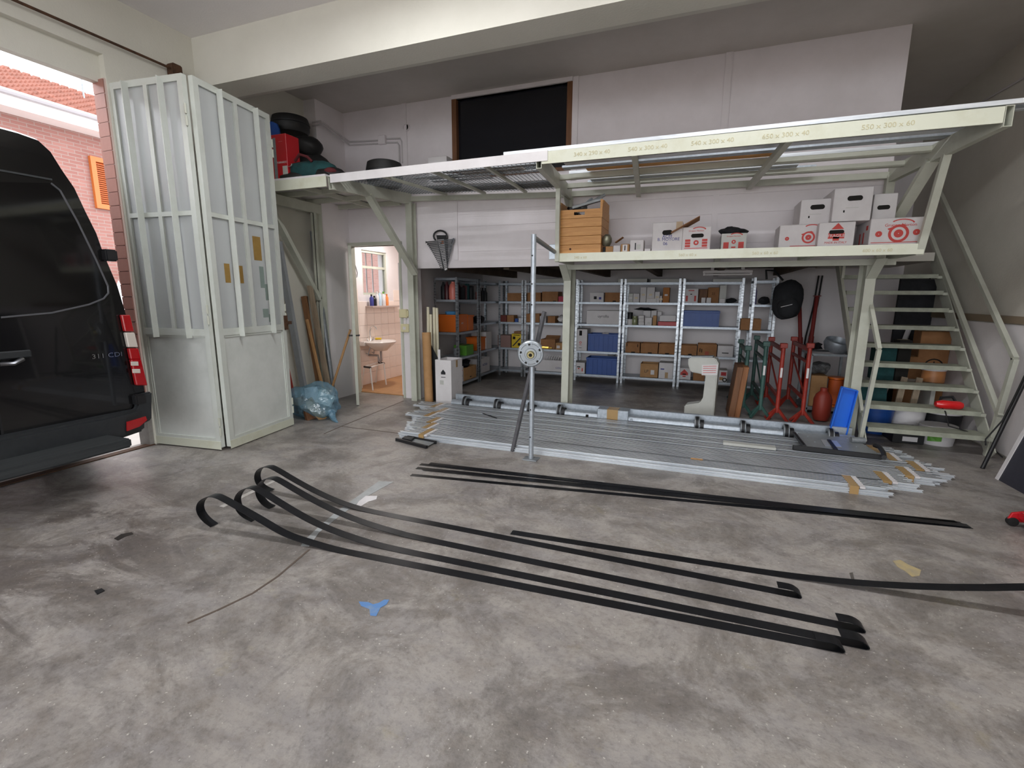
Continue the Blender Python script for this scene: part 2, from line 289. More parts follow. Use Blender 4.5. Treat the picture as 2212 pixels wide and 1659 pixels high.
for x in (PY(985, 500, YP).x, PY(1545, 450, YP).x): trim(MB().box(x-.03, x+.03, yb-.012, yb, 1.99, 2.82))
for z0, z1 in ((2.1, 2.16), (2.42, 2.49), (2.62, 2.68)): trim(MB().box(-3.05, PR, yb-.008, yb, z0, z1))
trim(MB().box(-3.7, PR, yb-.018, yb, 1.885, 1.975))
# window of the mezzanine office: brown frame, pale head, dark pane
wd = struct(T('window_1', None, None, ((hx0+hx1)/2, YP, hz0)))
MB().box(hx0-.045, hx0+.02, YP-.02, YP+.09, hz0, hz1+.05).build('frame_post', M_woodd, wd); MB().box(hx1-.02, hx1+.045, YP-.02, YP+.09, hz0, hz1+.05).build('frame_post', M_woodd, wd)
MB().box(hx0-.045, hx1+.045, YP-.03, YP+.09, hz1, hz1+.07).build('frame_head', M_panel, wd); MB().box(hx0-.045, hx1+.045, YP-.02, YP+.09, hz0-.04, hz0).build('sill', M_woodd, wd)
MB().box(hx0+.02, hx1-.02, YP+.045, YP+.055, hz0, hz1).build('pane', M_dkglass, wd)
# mezzanine slab, joists, rear walls
M_under = mat('dark_timber_ceiling', '#5b4c3e', .8, col2='#453a30', scale=4)
ms = struct(MB().box(-4.0, PR, YP+.08, YB, 1.98, 2.06).build('ceiling_mezzanine', M_under, origin=(0, 0, 0)))
for x in (-3.3, -2.4, -1.5, -.6, .3, 1.2): MB().box(x-.04, x+.04, YP+.1, YB-.01, 1.86, 1.98).build('joist', M_under, ms)
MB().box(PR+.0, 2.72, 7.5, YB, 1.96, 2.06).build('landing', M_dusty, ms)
struct(MB().box(-4.1, XR+.2, YB, YB+.15, 0, CZ).build('wall_rear', M_wall, origin=(0, 0, 0)))
struct(MB().box(-4.1, -4.0, YP+.1, YB, 0, 1.98).build('wall_store', M_wall, origin=(0, 0, 0)))
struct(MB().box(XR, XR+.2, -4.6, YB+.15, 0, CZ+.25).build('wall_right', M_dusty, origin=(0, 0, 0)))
trim(MB().box(XR-.03, XR, 5.3, YB, 1.27, 1.34), mat('brown_rail', '#8a7a66', .7)); trim(MB().box(XR-.012, XR, 4.2, YB, .02, 1.26), M_wall)
struct(MB().box(-5.35, 3.1, 4.43, 9.1, CZ, CZ+.12).build('ceiling_rear', M_ceil2, origin=(0, 0, 0)))
struct(MB().box(-5.35, 3.1, -4.6, 3.975, 4.11, 4.25).build('ceiling_front', M_ceil, origin=(0, 0, 0)))
struct(MB().prism([(XL, 3.975, 3.635), (XL, 4.29, 3.635), (XL, 4.43, 3.68), (XL, 4.43, 4.2), (XL, 3.975, 4.2)], (XR-XL, 0, 0)).build('ceiling_beam', M_cream, origin=(0, 0, 0)))
# two added lamps above the view, put in to brighten the middle floor
for j, (x0, lab) in enumerate(((-2.9, 'added fill lamp, out of view under the front ceiling, nearer the gate'), (-.1, 'added fill lamp, out of view under the front ceiling, nearer the stairs'))):
    lf = T('added_fill_lamp', lab, 'lamp', (x0+.75, 2.75, 4.0)); MB().box(x0, x0+1.5, 2.69, 2.81, 4.05, 4.108).build('housing', M_white, lf, bevel=.01)
    for y in (2.72, 2.78): MB().tube((x0+.03, y, 4.025), (x0+1.47, y, 4.025), .013, n=10).build('tube', M_fillglow, lf, smooth=True)
    for x in (x0+.02, x0+1.48): MB().box(x-.012, x+.012, 2.7, 2.8, 4.0, 4.05).build('end_socket', M_white, lf)
    area('added_fill_light', (x0+.75, 2.75, 4.0), (0, 0, 0), 1.4, .12, 20, (.96, .98, 1))
# rear (behind the camera): wall with a wide gate opening
struct(MB().box(-5.35, -4.98, -4.6, -4.45, 0, 4.2).box(2.84, 3.1, -4.6, -4.45, 0, 4.2).box(-4.98, 2.84, -4.6, -4.45, 3.98, 4.2).build('wall_front', M_cream, origin=(0, 0, 0)))
# ---------------- toilet
tl = struct(MB().box(-5.16, -4.0, YP+.08, 7.85, 0, .012).build('floor_toilet', M_terra, origin=(0, 0, 0)))
tr_ = struct(MB().box(-5.16, -4.1, 7.8, 7.9, 0, 2.6).build('wall_toilet_back', M_floorgroove, origin=(0, 0, 0)))
struct(MB().box(-5.16, -4.0, YP+.08, 7.9, 2.6, 2.68).build('ceiling_toilet', M_wall, origin=(0, 0, 0)))
tlp = T('added_toilet_lamp', 'added round fill lamp, out of view, brightening the toilet', 'lamp', (-4.6, 6.9, 2.56)); MB().lathe([(0, 0), (.1, .005), (.14, .03), (.15, .04), (0, .04)], (-4.6, 6.9, 2.56), n=24).build('diffuser', M_porc, tlp, smooth=True)  # added lamp, out of view, put in to brighten the toilet
ll = bpy.data.lights.new('added_toilet_light', 'AREA'); ll.shape = 'DISK'; ll.size = .26; ll.energy = 9; ll.color = (1, .95, .9); lo = bpy.data.objects.new('added_toilet_light', ll); sc.collection.objects.link(lo); lo.location = (-4.6, 6.9, 2.55)
tw = bpy.data.objects['wall_toilet']; t0 = None
ts = .2
for r in range(8):
    for c in range(9):
        y = YP+.1+c*ts; z = .012+r*ts
        if z+ts > wz0 and y+ts > wy0-.02 and y < wy1+.02: continue
        if t0 is None: t0 = MB().box(-5.16, -5.15, y+.002, y+ts-.002, z+.002, z+ts-.002).build('tile', M_pinktile, tw, bevel=.002); t0b = t0.location.copy()
        else: inst(t0, (-5.155, y+ts/2, z+.002))
t1 = None
for r in range(8):
    for c in range(5):
        x = -5.14+c*ts; z = .012+r*ts
        if t1 is None: t1 = MB().box(x+.002, x+ts-.002, 7.79, 7.8, z+.002, z+ts-.002).build('tile', M_pinktile, tr_, bevel=.002)
        else: inst(t1, (x+ts/2, 7.795, z+.002))
wn = struct(T('window_2', None, None, (-5.2, (wy0+wy1)/2, wz0)))
zm = PX(800, 578, -5.2).z
for a in ((wy0, wy0+.04, wz0, wz1), (wy1-.04, wy1, wz0, wz1)): MB().box(-5.24, -5.18, *a).build('frame_post', M_green, wn)
for a in (wz0, zm-.02, wz1-.04): MB().box(-5.24, -5.18, wy0+.04, wy1-.04, a, a+.04).build('frame_rail', M_green, wn)
MB().box(-5.215, -5.207, wy0+.04, wy1-.04, wz0+.04, wz1-.04).build('pane', M_clear, wn)
for j in range(3):
    y = wy0+.12+j*.17; MB().tube((-5.3, y, wz0), (-5.3, y, wz1), .012, n=6).build('window_bar', M_white, wn)
ss = MB().box(-5.15, -5.0, PX(789, 660, -5.15).y, PX(857, 660, -5.15).y, PX(800, 661, -5.1).z-.03, PX(800, 661, -5.1).z).build('marble_shelf', mat('grey_pink_marble', '#b7a49c', .3), bevel=.004); tag(ss, 'grey marble shelf under the toilet window holding cleaning bottles', 'shelf')
SHZ = PX(800, 661, -5.1).z
# door frame and the open door leaf seen edge-on
df = struct(T('trim_20', None, None, (-4.4, 6, 0)))
for x in (-4.885, -3.985): MB().box(x, x+.03, YP-.05, YP+.1, 0, 2.25).build('jamb', M_green, df)
MB().box(-4.86, -3.955, YP-.05, YP+.1, 2.22, 2.27).build('head', M_green, df)
dl = struct(T('door_1', None, None, (-4.84, 6.0, 0))); p0 = V((-4.845, 5.99, 0)); p1 = V((-4.845, 5.99, 0))+V((.627, -.779, 0))*.88
MB().hexa([p0+V((0, 0, .01)), p1+V((0, 0, .01)), p1+V((.03, .024, .01)), p0+V((.03, .024, .01))], [p0+V((0, 0, 2.15)), p1+V((0, 0, 2.15)), p1+V((.03, .024, 2.15)), p0+V((.03, .024, 2.15))]).build('door_leaf', M_green, dl)
q = p0.lerp(p1, .93)
for s_ in (-1, 1):
    nrm = V((.779, .627, 0))*s_; b = q+V((.015, .012, .97)); MB().tube(b, b+nrm*.07, .01, n=8).tube(b+nrm*.065, b+nrm*.065-V((.627, -.779, 0))*.11, .009, n=8).build('door_handle', M_black, dl)
# ================================================================ STEEL STORAGE PLATFORM
pf = T('storage_platform', 'pale green welded steel platform with cantilever arms and mesh deck before the white partition', 'storage rack', (-1.0, 5.95, 0))
YF, YK = 4.45, 5.94                                        # arm tips, post line
arms = [(PY(713, 395, YF), PY(886, 430, YK)), (PY(1164, 347, YF), PY(1231, 420, YK)), (PY(2180, 250, YF), PY(1924, 379, YK))]
for a, b in arms: MB().hollow(a, b, .05, .135, .005).build('arm', M_green, pf)
px_ = [arms[0][1].x, PY(1223, 700, 5.94).x, PY(1868, 697, 5.94).x]
for i, x in enumerate(px_):
    zt = arms[i][1].z-.05 if i == 0 else 1.9
    y0 = 5.88 if i == 0 else 5.94; dp = .12 if i == 0 else .26
    MB().box(x-.045, x+.045, y0, y0+.012, 0, zt).box(x-.006, x+.006, y0+.012, y0+dp-.012, 0, zt if i == 0 else 1.855).box(x-.045, x+.045, y0+dp-.012, y0+dp, 0, zt if i == 0 else 1.855).build('post', M_green, pf)
for i in (1, 2):
    b = arms[i][1]; MB().bar((b.x, b.y, 1.9), b, .07, .07, (0, 1, 0)).build('post', M_green, pf)
    x = px_[i]; MB().hexa([(x-.045, 5.928, 1.7), (x+.045, 5.928, 1.7), (x+.045, 5.94, 1.7), (x-.045, 5.94, 1.7)], [(x-.045, 5.68, 1.88), (x+.045, 5.68, 1.88), (x+.045, 5.7, 1.88), (x-.045, 5.7, 1.88)]).build('knee_bracket', M_green, pf)
# braces
a, b = arms[0]; MB().bar(PY(897, 592, 5.9), a.lerp(b, .42)-V((0, 0, .05)), .05, .09, (1, 0, 0)).build('brace', M_green, pf)
a, b = arms[2]; MB().bar(V((b.x+.02, b.y-.03, 2.1)), a.lerp(b, .55)-V((0, 0, .05)), .05, .09, (1, 0, 0)).build('brace', M_green, pf)
# lower shelf: fascia, side rails, white boards
SY, SX0, SX1 = 5.3, -1.49, 1.84; SZ = 1.975
MB().box(SX0, SX1, SY, SY+.008, 1.885, SZ).box(SX0, SX1, SY+.008, SY+.05, 1.885, 1.893).build('shelf_fascia', M_cream_paint, pf)
for x in (SX0, -.66, .17, 1.0, SX1-.05): MB().box(x, x+.05, SY+.05, 6.04, 1.89, 1.955).build('shelf_joist', M_green, pf)
MB().box(SX0, SX1, 5.9, 5.95, 1.83, 1.89).build('shelf_beam', M_green, pf)
for j in range(3): xa = SX0+j*(SX1-SX0)/3; MB().box(xa+.002, xa+(SX1-SX0)/3-.002, SY+.004, 6.04, SZ-.02, SZ).build('shelf_board', M_white, pf)
for y0, tx in ((5.42, 'STORAGE 60 x 40'),): pass
# uprights between lower shelf and arms
def at_y(i, y): a, b = arms[i]; return a.lerp(b, (y-a.y)/(b.y-a.y))
t_ = at_y(1, 5.3); MB().bar((SX0+.03, 5.3, 1.89), t_+V((0, 0, -.06)), .045, .045, (0, 1, 0)).build('upright', M_green, pf)
t_ = at_y(2, 5.08); MB().bar((SX1-.02, 5.34, 1.885), t_+V((0, 0, -.05)), .055, .05, (0, 1, 0)).build('upright', M_green, pf)
b = arms[1][1]; MB().prism([(b.x-.004, b.y-.03, b.z-.07), (b.x-.004, b.y-.3, b.z-.07), (b.x-.004, b.y-.03, b.z-.32)], (.008, 0, 0)).build('gusset', M_green, pf)
# upper front beams
def top(i, y): p = at_y(i, y); return p+V((0, 0, .0675))
p, q = PY(713, 386, YF-.01), PY(1183, 336, YF-.01); MB().bar(p, q, .006, .085).bar(p+V((0, .03, .042)), q+V((0, .03, .042)), .06, .005).build('front_rail', M_white, pf)
p, q = arms[1][0]+V((.03, 0, .02)), arms[2][0]+V((-.03, 0, .01)); MB().bar(p, q, .012, .105).bar(p+V((0, .04, .05)), q+V((0, .04, .05)), .08, .008).build('front_beam', M_cream_paint, pf)
FB = (p, q)
for t in (.28, .55, .82):
    p, q = at_y(1, YF+t*(YK-YF))+V((0, 0, .035)), at_y(2, YF+t*(YK-YF))+V((0, 0, .035)); 
    if t != .28: MB().bar(p, q, .05, .05).build('long_rail', M_green, pf)
for t, bow in ((.253, 0), (.61, 0)):
    p, q = FB[0].lerp(FB[1], t)-V((0, 0, .03)), V((arms[1][1].x+t*(arms[2][1].x-arms[1][1].x), YK, 2.66)); MB().bar(p, q, .05, .05).build('cross_bar', M_green, pf)
for t in (.25, .5, .75):
    for y0, y1 in ((YF+.03, YK),):
        p = at_y(0, y0).lerp(at_y(1, y0), t)+V((0, 0, .04)); q = at_y(0, y1).lerp(at_y(1, y1), t)+V((0, 0, .04)); MB().bar(p, q, .03, .03).build('cross_bar', M_green, pf)
p, q = at_y(0, YK), at_y(1, YK); MB().bar(p, q, .05, .06).build('back_rail', M_green, pf)
p, q = at_y(1, YK), at_y(2, YK); MB().bar(p, q, .05, .06).build('back_rail', M_green, pf)
# mesh deck between the left and middle arms
g = MB(); A0, A1, B0, B1 = at_y(0, YF+.03), at_y(1, YF+.03), at_y(0, YK), at_y(1, YK); up = V((0, 0, .062))
for i in range(49): t = (i+.5)/49; g.bar(A0.lerp(A1, t)+up, B0.lerp(B1, t)+up, .004, .004)
for j in range(28): t = (j+.5)/28; g.bar(A0.lerp(B0, t)+up+V((0, 0, .004)), A1.lerp(B1, t)+up+V((0, 0, .004)), .004, .004)
o = g.build('mesh_deck', M_zinc_dull, pf); o['kind'] = 'stuff'
# platform at the gate side: white boards on joists, one more frame
pe = PY(580, 405, YF); ZL = arms[0][0].z+.07
MB().box(XL+.02, arms[0][0].x-.03, YF-.03, YF-.018, ZL-.11, ZL+.0).build('edge_beam', M_cream_paint, pf)
n_ = 3
for j in range(n_): y0 = YF-.03+j*.51; MB().box(XL+.02, -3.83, y0, y0+.505, ZL, ZL+.02).build('deck_board', M_white, pf)
for y in (4.95, 5.4, 5.86): MB().bar((XL+.02, y, ZL-.03), (-3.83, y, ZL-.03), .05, .055).build('joist', M_green, pf)
MB().bar((-4.35, YF, ZL-.035), (-4.35, 5.9, ZL-.035), .05, .05).build('joist', M_green, pf)
LP = V((-4.88, 5.36, 0)); MB().hollow((LP.x, YF, ZL-.12), (LP.x, 5.5, ZL-.12), .05, .12, .006).build('arm', M_green, pf)
MB().box(LP.x-.045, LP.x+.045, LP.y, LP.y+.012, 0, ZL-.18).box(LP.x-.006, LP.x+.006, LP.y, LP.y+.1, 0, ZL-.18).box(LP.x-.045, LP.x+.045, LP.y+.1, LP.y+.112, 0, ZL-.18).build('post', M_green, pf)
MB().bar((LP.x, LP.y, 1.45), (LP.x, 4.62, 2.6), .05, .09, (1, 0, 0)).build('brace', M_green, pf)
# chalked sizes on the front beam and the shelf fascia
M_chalk = mat('ochre_crayon', '#c6bf9e', .8)
for t, s in ((.14, '340 x 290 x 40'), (.285, '540 x 300 x 40'), (.44, '540 x 300 x 40'), (.6, '650 x 300 x 40'), (.8, '550 x 300 x 60')):
    p = FB[0].lerp(FB[1], t)+V((0, -.008, 0)); text(s, .048, p, FB[1]-FB[0], (0, 0, 1), M_chalk, pf, sx=1.1)
for x, s in ((-1.2, '340 x 60'), (-.1, '560 x 60 x'), (.6, '560 x 60 x 60'), (1.5, '600 x 60 x 60')): text(s, .04, (x, SY-.002, 1.925), (1, 0, 0), (0, 0, 1), M_chalk, pf)
# ---------------- long profiles and sheets lying on the platform
def profile(name, label, p, q, wd_, h, m, grp=None, cat='steel profile', c='chan'):
    o = (MB().chan(p, q, wd_, h, .002) if c == 'chan' else MB().bar(p, q, wd_, h)).build(name, m); return tag(o, label, cat, grp)
zt = .075
for j, (y, e0, e1, wd_, h) in enumerate(((4.48, -.35, .42, .04, .03), (4.54, -.3, .5, .05, .03), (4.61, -.2, .35, .05, .035), (4.76, .1, .1, .07, .03), (4.9, .15, .05, .1, .02), (5.06, .1, .15, .1, .02), (5.3, .12, .2, .06, .03), (5.42, .2, .1, .09, .03), (5.62, .3, -.9, .12, .03), (5.78, .25, -.7, .1, .03))):
    p, q = at_y(1, y), at_y(2, y); d = (q-p).normalized(); up = V((0, 0, .0685 if j > 2 else .0685))
    profile('steel_profile', 'long galvanised profile on the right platform arms, '+('nearest of all, over the front beam', 'second from its front edge', 'third from its front edge', 'wide one, fourth from its front edge', 'fifth from its front edge', 'sixth from its front edge', 'fourth from its back edge', 'third from its back edge', 'second from its back edge', 'rearmost, next to the partition')[j], p-d*(-e0)+up+V((0, 0, .009 if y < 4.9 else 0)), q+d*e1+up+V((0, 0, .009 if y < 4.9 else 0)), wd_, h, M_zinc if j % 2 else M_alu, 'long profiles on the platform, front four' if j < 4 else 'long profiles on the platform, back six')
p, q = at_y(1, 4.68), at_y(2, 4.68); profile('dark_sheet', 'long dark steel sheet lying just behind the right front beam of the platform', p+V((.05, 0, .072)), q+V((-.05, 0, .072)), .36, .006, mat('dark_sheet_steel', '#3d3f42', .6, .2), None, 'sheet', 'bar')
def on_mesh(y0, x0, x1, dz=.0): 
    a_, b_ = at_y(0, y0), at_y(1, y0); t0_, t1_ = (x0-a_.x)/(b_.x-a_.x), (x1-a_.x)/(b_.x-a_.x); return a_.lerp(b_, t0_)+V((0, 0, .0685+dz)), a_.lerp(b_, t1_)+V((0, 0, .0685+dz))
for j, (y, x0, x1, wd_) in enumerate(((4.55, -3.4, -1.5, .05), (4.62, -3.2, -1.1, .05), (4.7, -3.0, -1.5, .06), (4.8, -2.6, -1.45, .06), (4.95, -3.05, -2.5, .08), (5.05, -2.9, -1.5, .08), (5.2, -2.95, -2.2, .1))):
    p, q = on_mesh(y, x0, x1); profile('aluminium_strip', 'bright strip flat on the wire mesh deck, '+('front one, longest', 'second from the front', 'third from the front', 'fourth from the front', 'short one left of the middle', 'sixth from the front', 'rearmost, short one')[j], p+V((0, 0, .003)), q+V((0, 0, .003)), wd_, .006, M_alu, 'bright strips on the mesh deck', 'metal strip', 'bar')
p, q = on_mesh(5.7, -3.3, -1.5); profile('dark_board', 'dark brown board lying along the back of the mesh deck against the partition', p+V((0, 0, .01)), q+V((0, 0, .01)), .34, .012, M_under, None, 'board', 'bar')
p, q = on_mesh(4.98, -2.45, -1.75); profile('brown_board', 'brown board lying on the middle of the mesh deck', p+V((0, 0, .016)), q+V((0, 0, .016)), .26, .012, M_timber, None, 'board', 'bar')
p, q = at_y(1, 5.18), at_y(2, 5.18); profile('timber_plank', 'orange brown timber plank lying among the profiles on the platform', p.lerp(q, .1)+V((0, 0, .085)), p.lerp(q, .62)+V((0, 0, .085)), .09, .03, M_wood, None, 'plank', 'bar')
b_ = MB().blob((0, 0, .02), (.2, .12, .02), 3, .25, 4, -.02).build('blue_rag', mat('faded_blue_cloth', '#5878a0', .9, col2='#3d5678'), smooth=True); tag(b_, 'crumpled blue rag on the mesh deck beside the left arm', 'rag'); p, q = on_mesh(4.75, -3.55, -3.0); b_.location = p+V((0, 0, .002))
# ================================================================ FOLDING GATE
def gate_leaf(label, A, B, z0, z1, side):
    """leaf from hinge A to B; side = +1/-1 picks the face with the fins"""
    A, B = V((*A, 0)), V((*B, 0)); d = (B-A).normalized(); n = V((d.y, -d.x, 0))*side; W_ = (B-A).length; t = .045
    root = T('gate_leaf', label, 'gate', A)
    def bx(name, u0, u1, za, zb, n0=-t/2, n1=t/2, m=M_gate, par=None, bv=0.):
        P = lambda u, nn, z: A+d*u+n*nn+V((0, 0, z)); return MB().hexa([P(u0, n0, za), P(u1, n0, za), P(u1, n1, za), P(u0, n1, za)], [P(u0, n0, zb), P(u1, n0, zb), P(u1, n1, zb), P(u0, n1, zb)]).build(name, m, par or root, bevel=bv)
    s = .055
    bx('stile', 0, s, z0, z1); bx('stile', W_-s, W_, z0, z1); bx('rail', s, W_-s, z1-s, z1); bx('rail', s, W_-s, z0, z0+.09)
    zm, zh = z0+1.12, z0+2.2
    bx('rail', s, W_-s, zm-.03, zm+.035); 
    c = W_/2; bx('mullion', c-.022, c+.022, zm+.035, z1-s)
    for a, b in ((s, c-.022), (c+.022, W_-s)):
        bx('rail', a, b, zh-.02, zh+.02)
        for za, zb in ((zm+.035, zh-.02), (zh+.02, z1-s)): bx('pane', a, b, za, zb, -.004, .004, M_frost)
    for u in (W_*.27, W_*.75): bx('fin_bar', u-.004, u+.004, zm-.05, z1-.02, t/2, t/2+.06, M_gate)
    bx('sheet_panel', s, W_-s, z0+.09, zm-.03, -.006, .006, M_gatesheet)
    for u0, u1, za, zb in ((s, s+.015, z0+.09, zm-.03), (W_-s-.015, W_-s, z0+.09, zm-.03), (s, W_-s, zm-.05, zm-.03)): bx('bead', u0, u1, za, zb, .006, .016)
    bx('kick_strip', 0, W_, z0-.02, z0+.06, t/2, t/2+.004, M_cream_paint)
    for zc in (z0+.12, z0+1.2, z1-.42):
        P = A+d*(W_+.006)+n*(t/2); MB().tube(P+V((0, 0, zc)), P+V((0, 0, zc+.08)), .01, n=8).tube(P+V((0, 0, zc+.1)), P+V((0, 0, zc+.18)), .01, n=8).build('hinge', M_green, root)
    return root, bx
M_gate = mat('pale_gate_paint', '#cdd1cb', .35, col2='#bfc3b9', scale=3, contrast=(.45, .8)); M_gatesheet = mat('scuffed_gate_sheet', '#d6d9d5', .42, col2='#c6cac5', scale=4, contrast=(.4, .75), bump=.05, bscale=8)
g1, _ = gate_leaf('folding gate leaf nearest the van, standing square to the gate wall', (-5.07, 3.15), (-4.245, 3.235), .03, 3.37, 1)
g2, bx2 = gate_leaf('folding gate leaf with brown stains on its frosted panes and a rusty lock', (-4.215, 3.27), (-4.34, 4.2), .03, 3.37, 1)
W2 = .938
bx2('lock_plate', W2-.03, W2+.02, 1.12, 1.28, .023, .035, M_rust); bx2('lock_bolt', W2+.0, W2+.06, 1.18, 1.215, .03, .055, M_rust)
M_stain = mat('brown_glue_stain', '#9a7a3c', .6, col2='#8a6a30', scale=9)
for u0, u1, z0, z1 in ((.16, .225, 1.62, 1.8), (.29, .39, 1.62, 1.79), (.56, .67, 1.86, 2.1)): bx2('glue_stain', u0, u1, z0, z1, .004, .0055, M_stain)
for u0, u1, z0, z1 in ((.62, .68, 1.58, 1.8), (.68, .73, 1.45, 1.62), (.62, .7, 1.27, 1.36), (.7, .74, 1.22, 1.3)): bx2('paint_stain', u0, u1, z0, z1, .004, .0055, mat('grey_paint_stain', '#7c8a84', .6))
# gate track, bracket
p, q = PX(-80, -45, -4.99), PX(368, 147, -4.99); trim(MB().tube((-4.99, -1.6, p.z), (-4.99, q.y, q.z), .012, n=8), M_rust)
bk = struct(MB().box(-5.05, -4.95, q.y-.0, q.y+.1, q.z-.08, q.z+.05).box(-5.0, -4.9, q.y+.02, q.y+.07, q.z-.2, q.z-.1).build('trim_30', M_rust, bevel=.01))
trim(MB().bar((-5.09, -1.6, .004), (-5.09, 3.11, .004), .09, .008), M_rust)
# jamb of pink tiles on a grey stone foot (outside the gate)
jr = struct(MB().box(-5.2, -5.06, 3.09, 3.112, .52, 3.4).build('trim_31', mat('pink_grout', '#d8c4bc', .8), origin=(0, 0, 0)))
M_jt = mat('pink_jamb_tile', '#a8786c', .4, col2='#9a6a5f', scale=6); t0 = None
for r in range(24):
    for c in range(1):
        x = -5.205+c*.15; z = .525+r*.1195
        if t0 is None: t0 = MB().box(x+.003, x+.147, 3.082, 3.092, z+.003, z+.1165).build('tile', M_jt, jr)
        else: inst(t0, (x+.075, 3.087, z+.003))
struct(MB().box(-5.21, -5.06, 3.07, 3.112, 0, .52).build('trim_32', mat('grey_stone', '#9c9894', .7, col2='#87837f', scale=9)))
# ================================================================ OUTSIDE: house, fence, car
XH = -13.
ez = PX(110, 250, XH).z; XE = XH+.5; ef0, ef1 = PX(110, 255, XE).z, PX(110, 227, XE).z; rz1 = PX(110, 181, XH-2.6).z
M_brick = brickmat()
hs = T('house', 'pink brick house with tiled roof, white eaves and orange shutters across the street', 'building', (XH-3, 6, 0))
MB().box(XH-5.2, XH, -14, 20, -.02, ef0).build('wall', M_brick, hs)
MB().box(XH-5.7, XE, -14.5, 20.5, ef0, ef1).build('eaves', mat('white_eaves', '#eeeae8', .6), hs)
MB().tube((XE+.05, -14.5, ef1+.0), (XE+.05, 20.5, ef1+.0), .06, n=8).build('gutter', mat('grey_gutter', '#9a9598', .5), hs)
M_roof = mat('terracotta_roof_tile', '#8a5444', .8, col2='#754536', scale=2.)
rp = [(XE, ef1+.02), (XH-2.6, rz1)]
MB().prism([(XE-.05, -14.5, ef1+.01), (XH-2.6, -14.5, rz1-.04), (XH-5.6, -14.5, ef1+.01)], (0, 35, 0)).build('roof', M_roof, hs)
rt = MB(); nrow, ncol = 14, 130
for i in range(nrow):
    for j in range(ncol):
        y = -8+j*.19; a = i/nrow; b = (i+1.15)/nrow; x0 = rp[0][0]+(rp[1][0]-rp[0][0])*a; x1 = rp[0][0]+(rp[1][0]-rp[0][0])*b; za = rp[0][1]+(rp[1][1]-rp[0][1])*a; zb = rp[0][1]+(rp[1][1]-rp[0][1])*b
        rt.hexa([(x0, y-.08, za), (x0, y, za+.1), (x0, y+.08, za)], [(x1, y-.065, zb-.02), (x1, y, zb+.06), (x1, y+.065, zb-.02)])
o = rt.build('roof_tiles', M_roof, hs); o['kind'] = 'stuff'
MB().tube((XH-1.5, PX(180, 200, XH-1.5).y, ef1+.3), (XH-1.5, PX(180, 200, XH-1.5).y, ef1+1.5), .02, n=6).build('aerial', M_zinc_dull, hs)
M_shut = mat('orange_shutter_paint', '#b8642a', .5)
for (xa, ya, xb, yb_) in ((193, 336, 262, 457), (265, 575, 300, 640)):
    a, b = PX(xa, ya, XH+.06), PX(xb, yb_, XH+.06); s = MB(); y0, y1, z0, z1 = a.y, b.y, b.z, a.z; f = .1
    sh = s.box(XH, XH+.08, y0, y0+f, z0, z1).box(XH, XH+.08, y1-f, y1, z0, z1).box(XH, XH+.08, y0+f, y1-f, z0, z0+f).box(XH, XH+.08, y0+f, y1-f, z1-f, z1).build('shutter', M_shut, hs)
    sl = MB(); nn = 20
    for i in range(nn): z = z0+f+(z1-z0-2*f)*(i+.5)/nn; sl.hexa([(XH+.01, y0+f, z+.03), (XH+.07, y0+f, z-.02), (XH+.07, y0+f, z-.035), (XH+.01, y0+f, z+.015)], [(XH+.01, y1-f, z+.03), (XH+.07, y1-f, z-.02), (XH+.07, y1-f, z-.035), (XH+.01, y1-f, z+.015)])
    o = sl.build('slats', mat('orange_slat_paint', '#a85224', .6), sh); o['kind'] = 'stuff'
fe = T('picket_fence', 'white picket fence in front of the pink house, seen beside the van', 'fence', (-11.6, 6, 0)); pk = None
for j in range(22):
    y = 4.6+j*.16
    if pk is None: pk = MB().prism([(-11.6, y-.04, 0), (-11.6, y+.04, 0), (-11.6, y+.04, 1.7), (-11.6, y, 1.8), (-11.6, y-.04, 1.7)], (.02, 0, 0)).build('picket', M_white, fe)
    else: inst(pk, (-11.59, y, 0))
for z in (.5, 1.4): MB().box(-11.64, -11.6, 4.5, 8.1, z, z+.06).build('fence_rail', M_white, fe)
cr = T('parked_car', 'white parked car outside, just showing between the van and the tiled jamb', 'car', (-9.5, 6.5, 0))
M_carw = mat('white_car_paint', '#e9e9ec', .2, coat=1.); cw = 1.7
prof = [(4.2, .35), (4.15, .75), (4.95, .95), (5.6, 1.42), (7.2, 1.45), (8.0, 1.0), (8.35, .95), (8.4, .4)]
MB().prism([(-10.4, y, z) for y, z in prof], (cw, 0, 0)).build('body', M_carw, cr, bevel=.05)
for xs in (-8.705, -10.405):
    MB().prism([(xs, 5.1, .98), (xs, 5.65, 1.36), (xs, 7.1, 1.38), (xs, 7.7, 1.0)], (.01, 0, 0)).build('side_window', M_dkglass, cr)
    for y in (5.0, 7.6): MB().lathe([(.0, 0), (.3, 0), (.31, .05), (.31, .15), (.3, .2), (.0, .2)], (xs-.1, y, .31), (1, 0, 0)).build('wheel', M_rubber, cr, smooth=True)
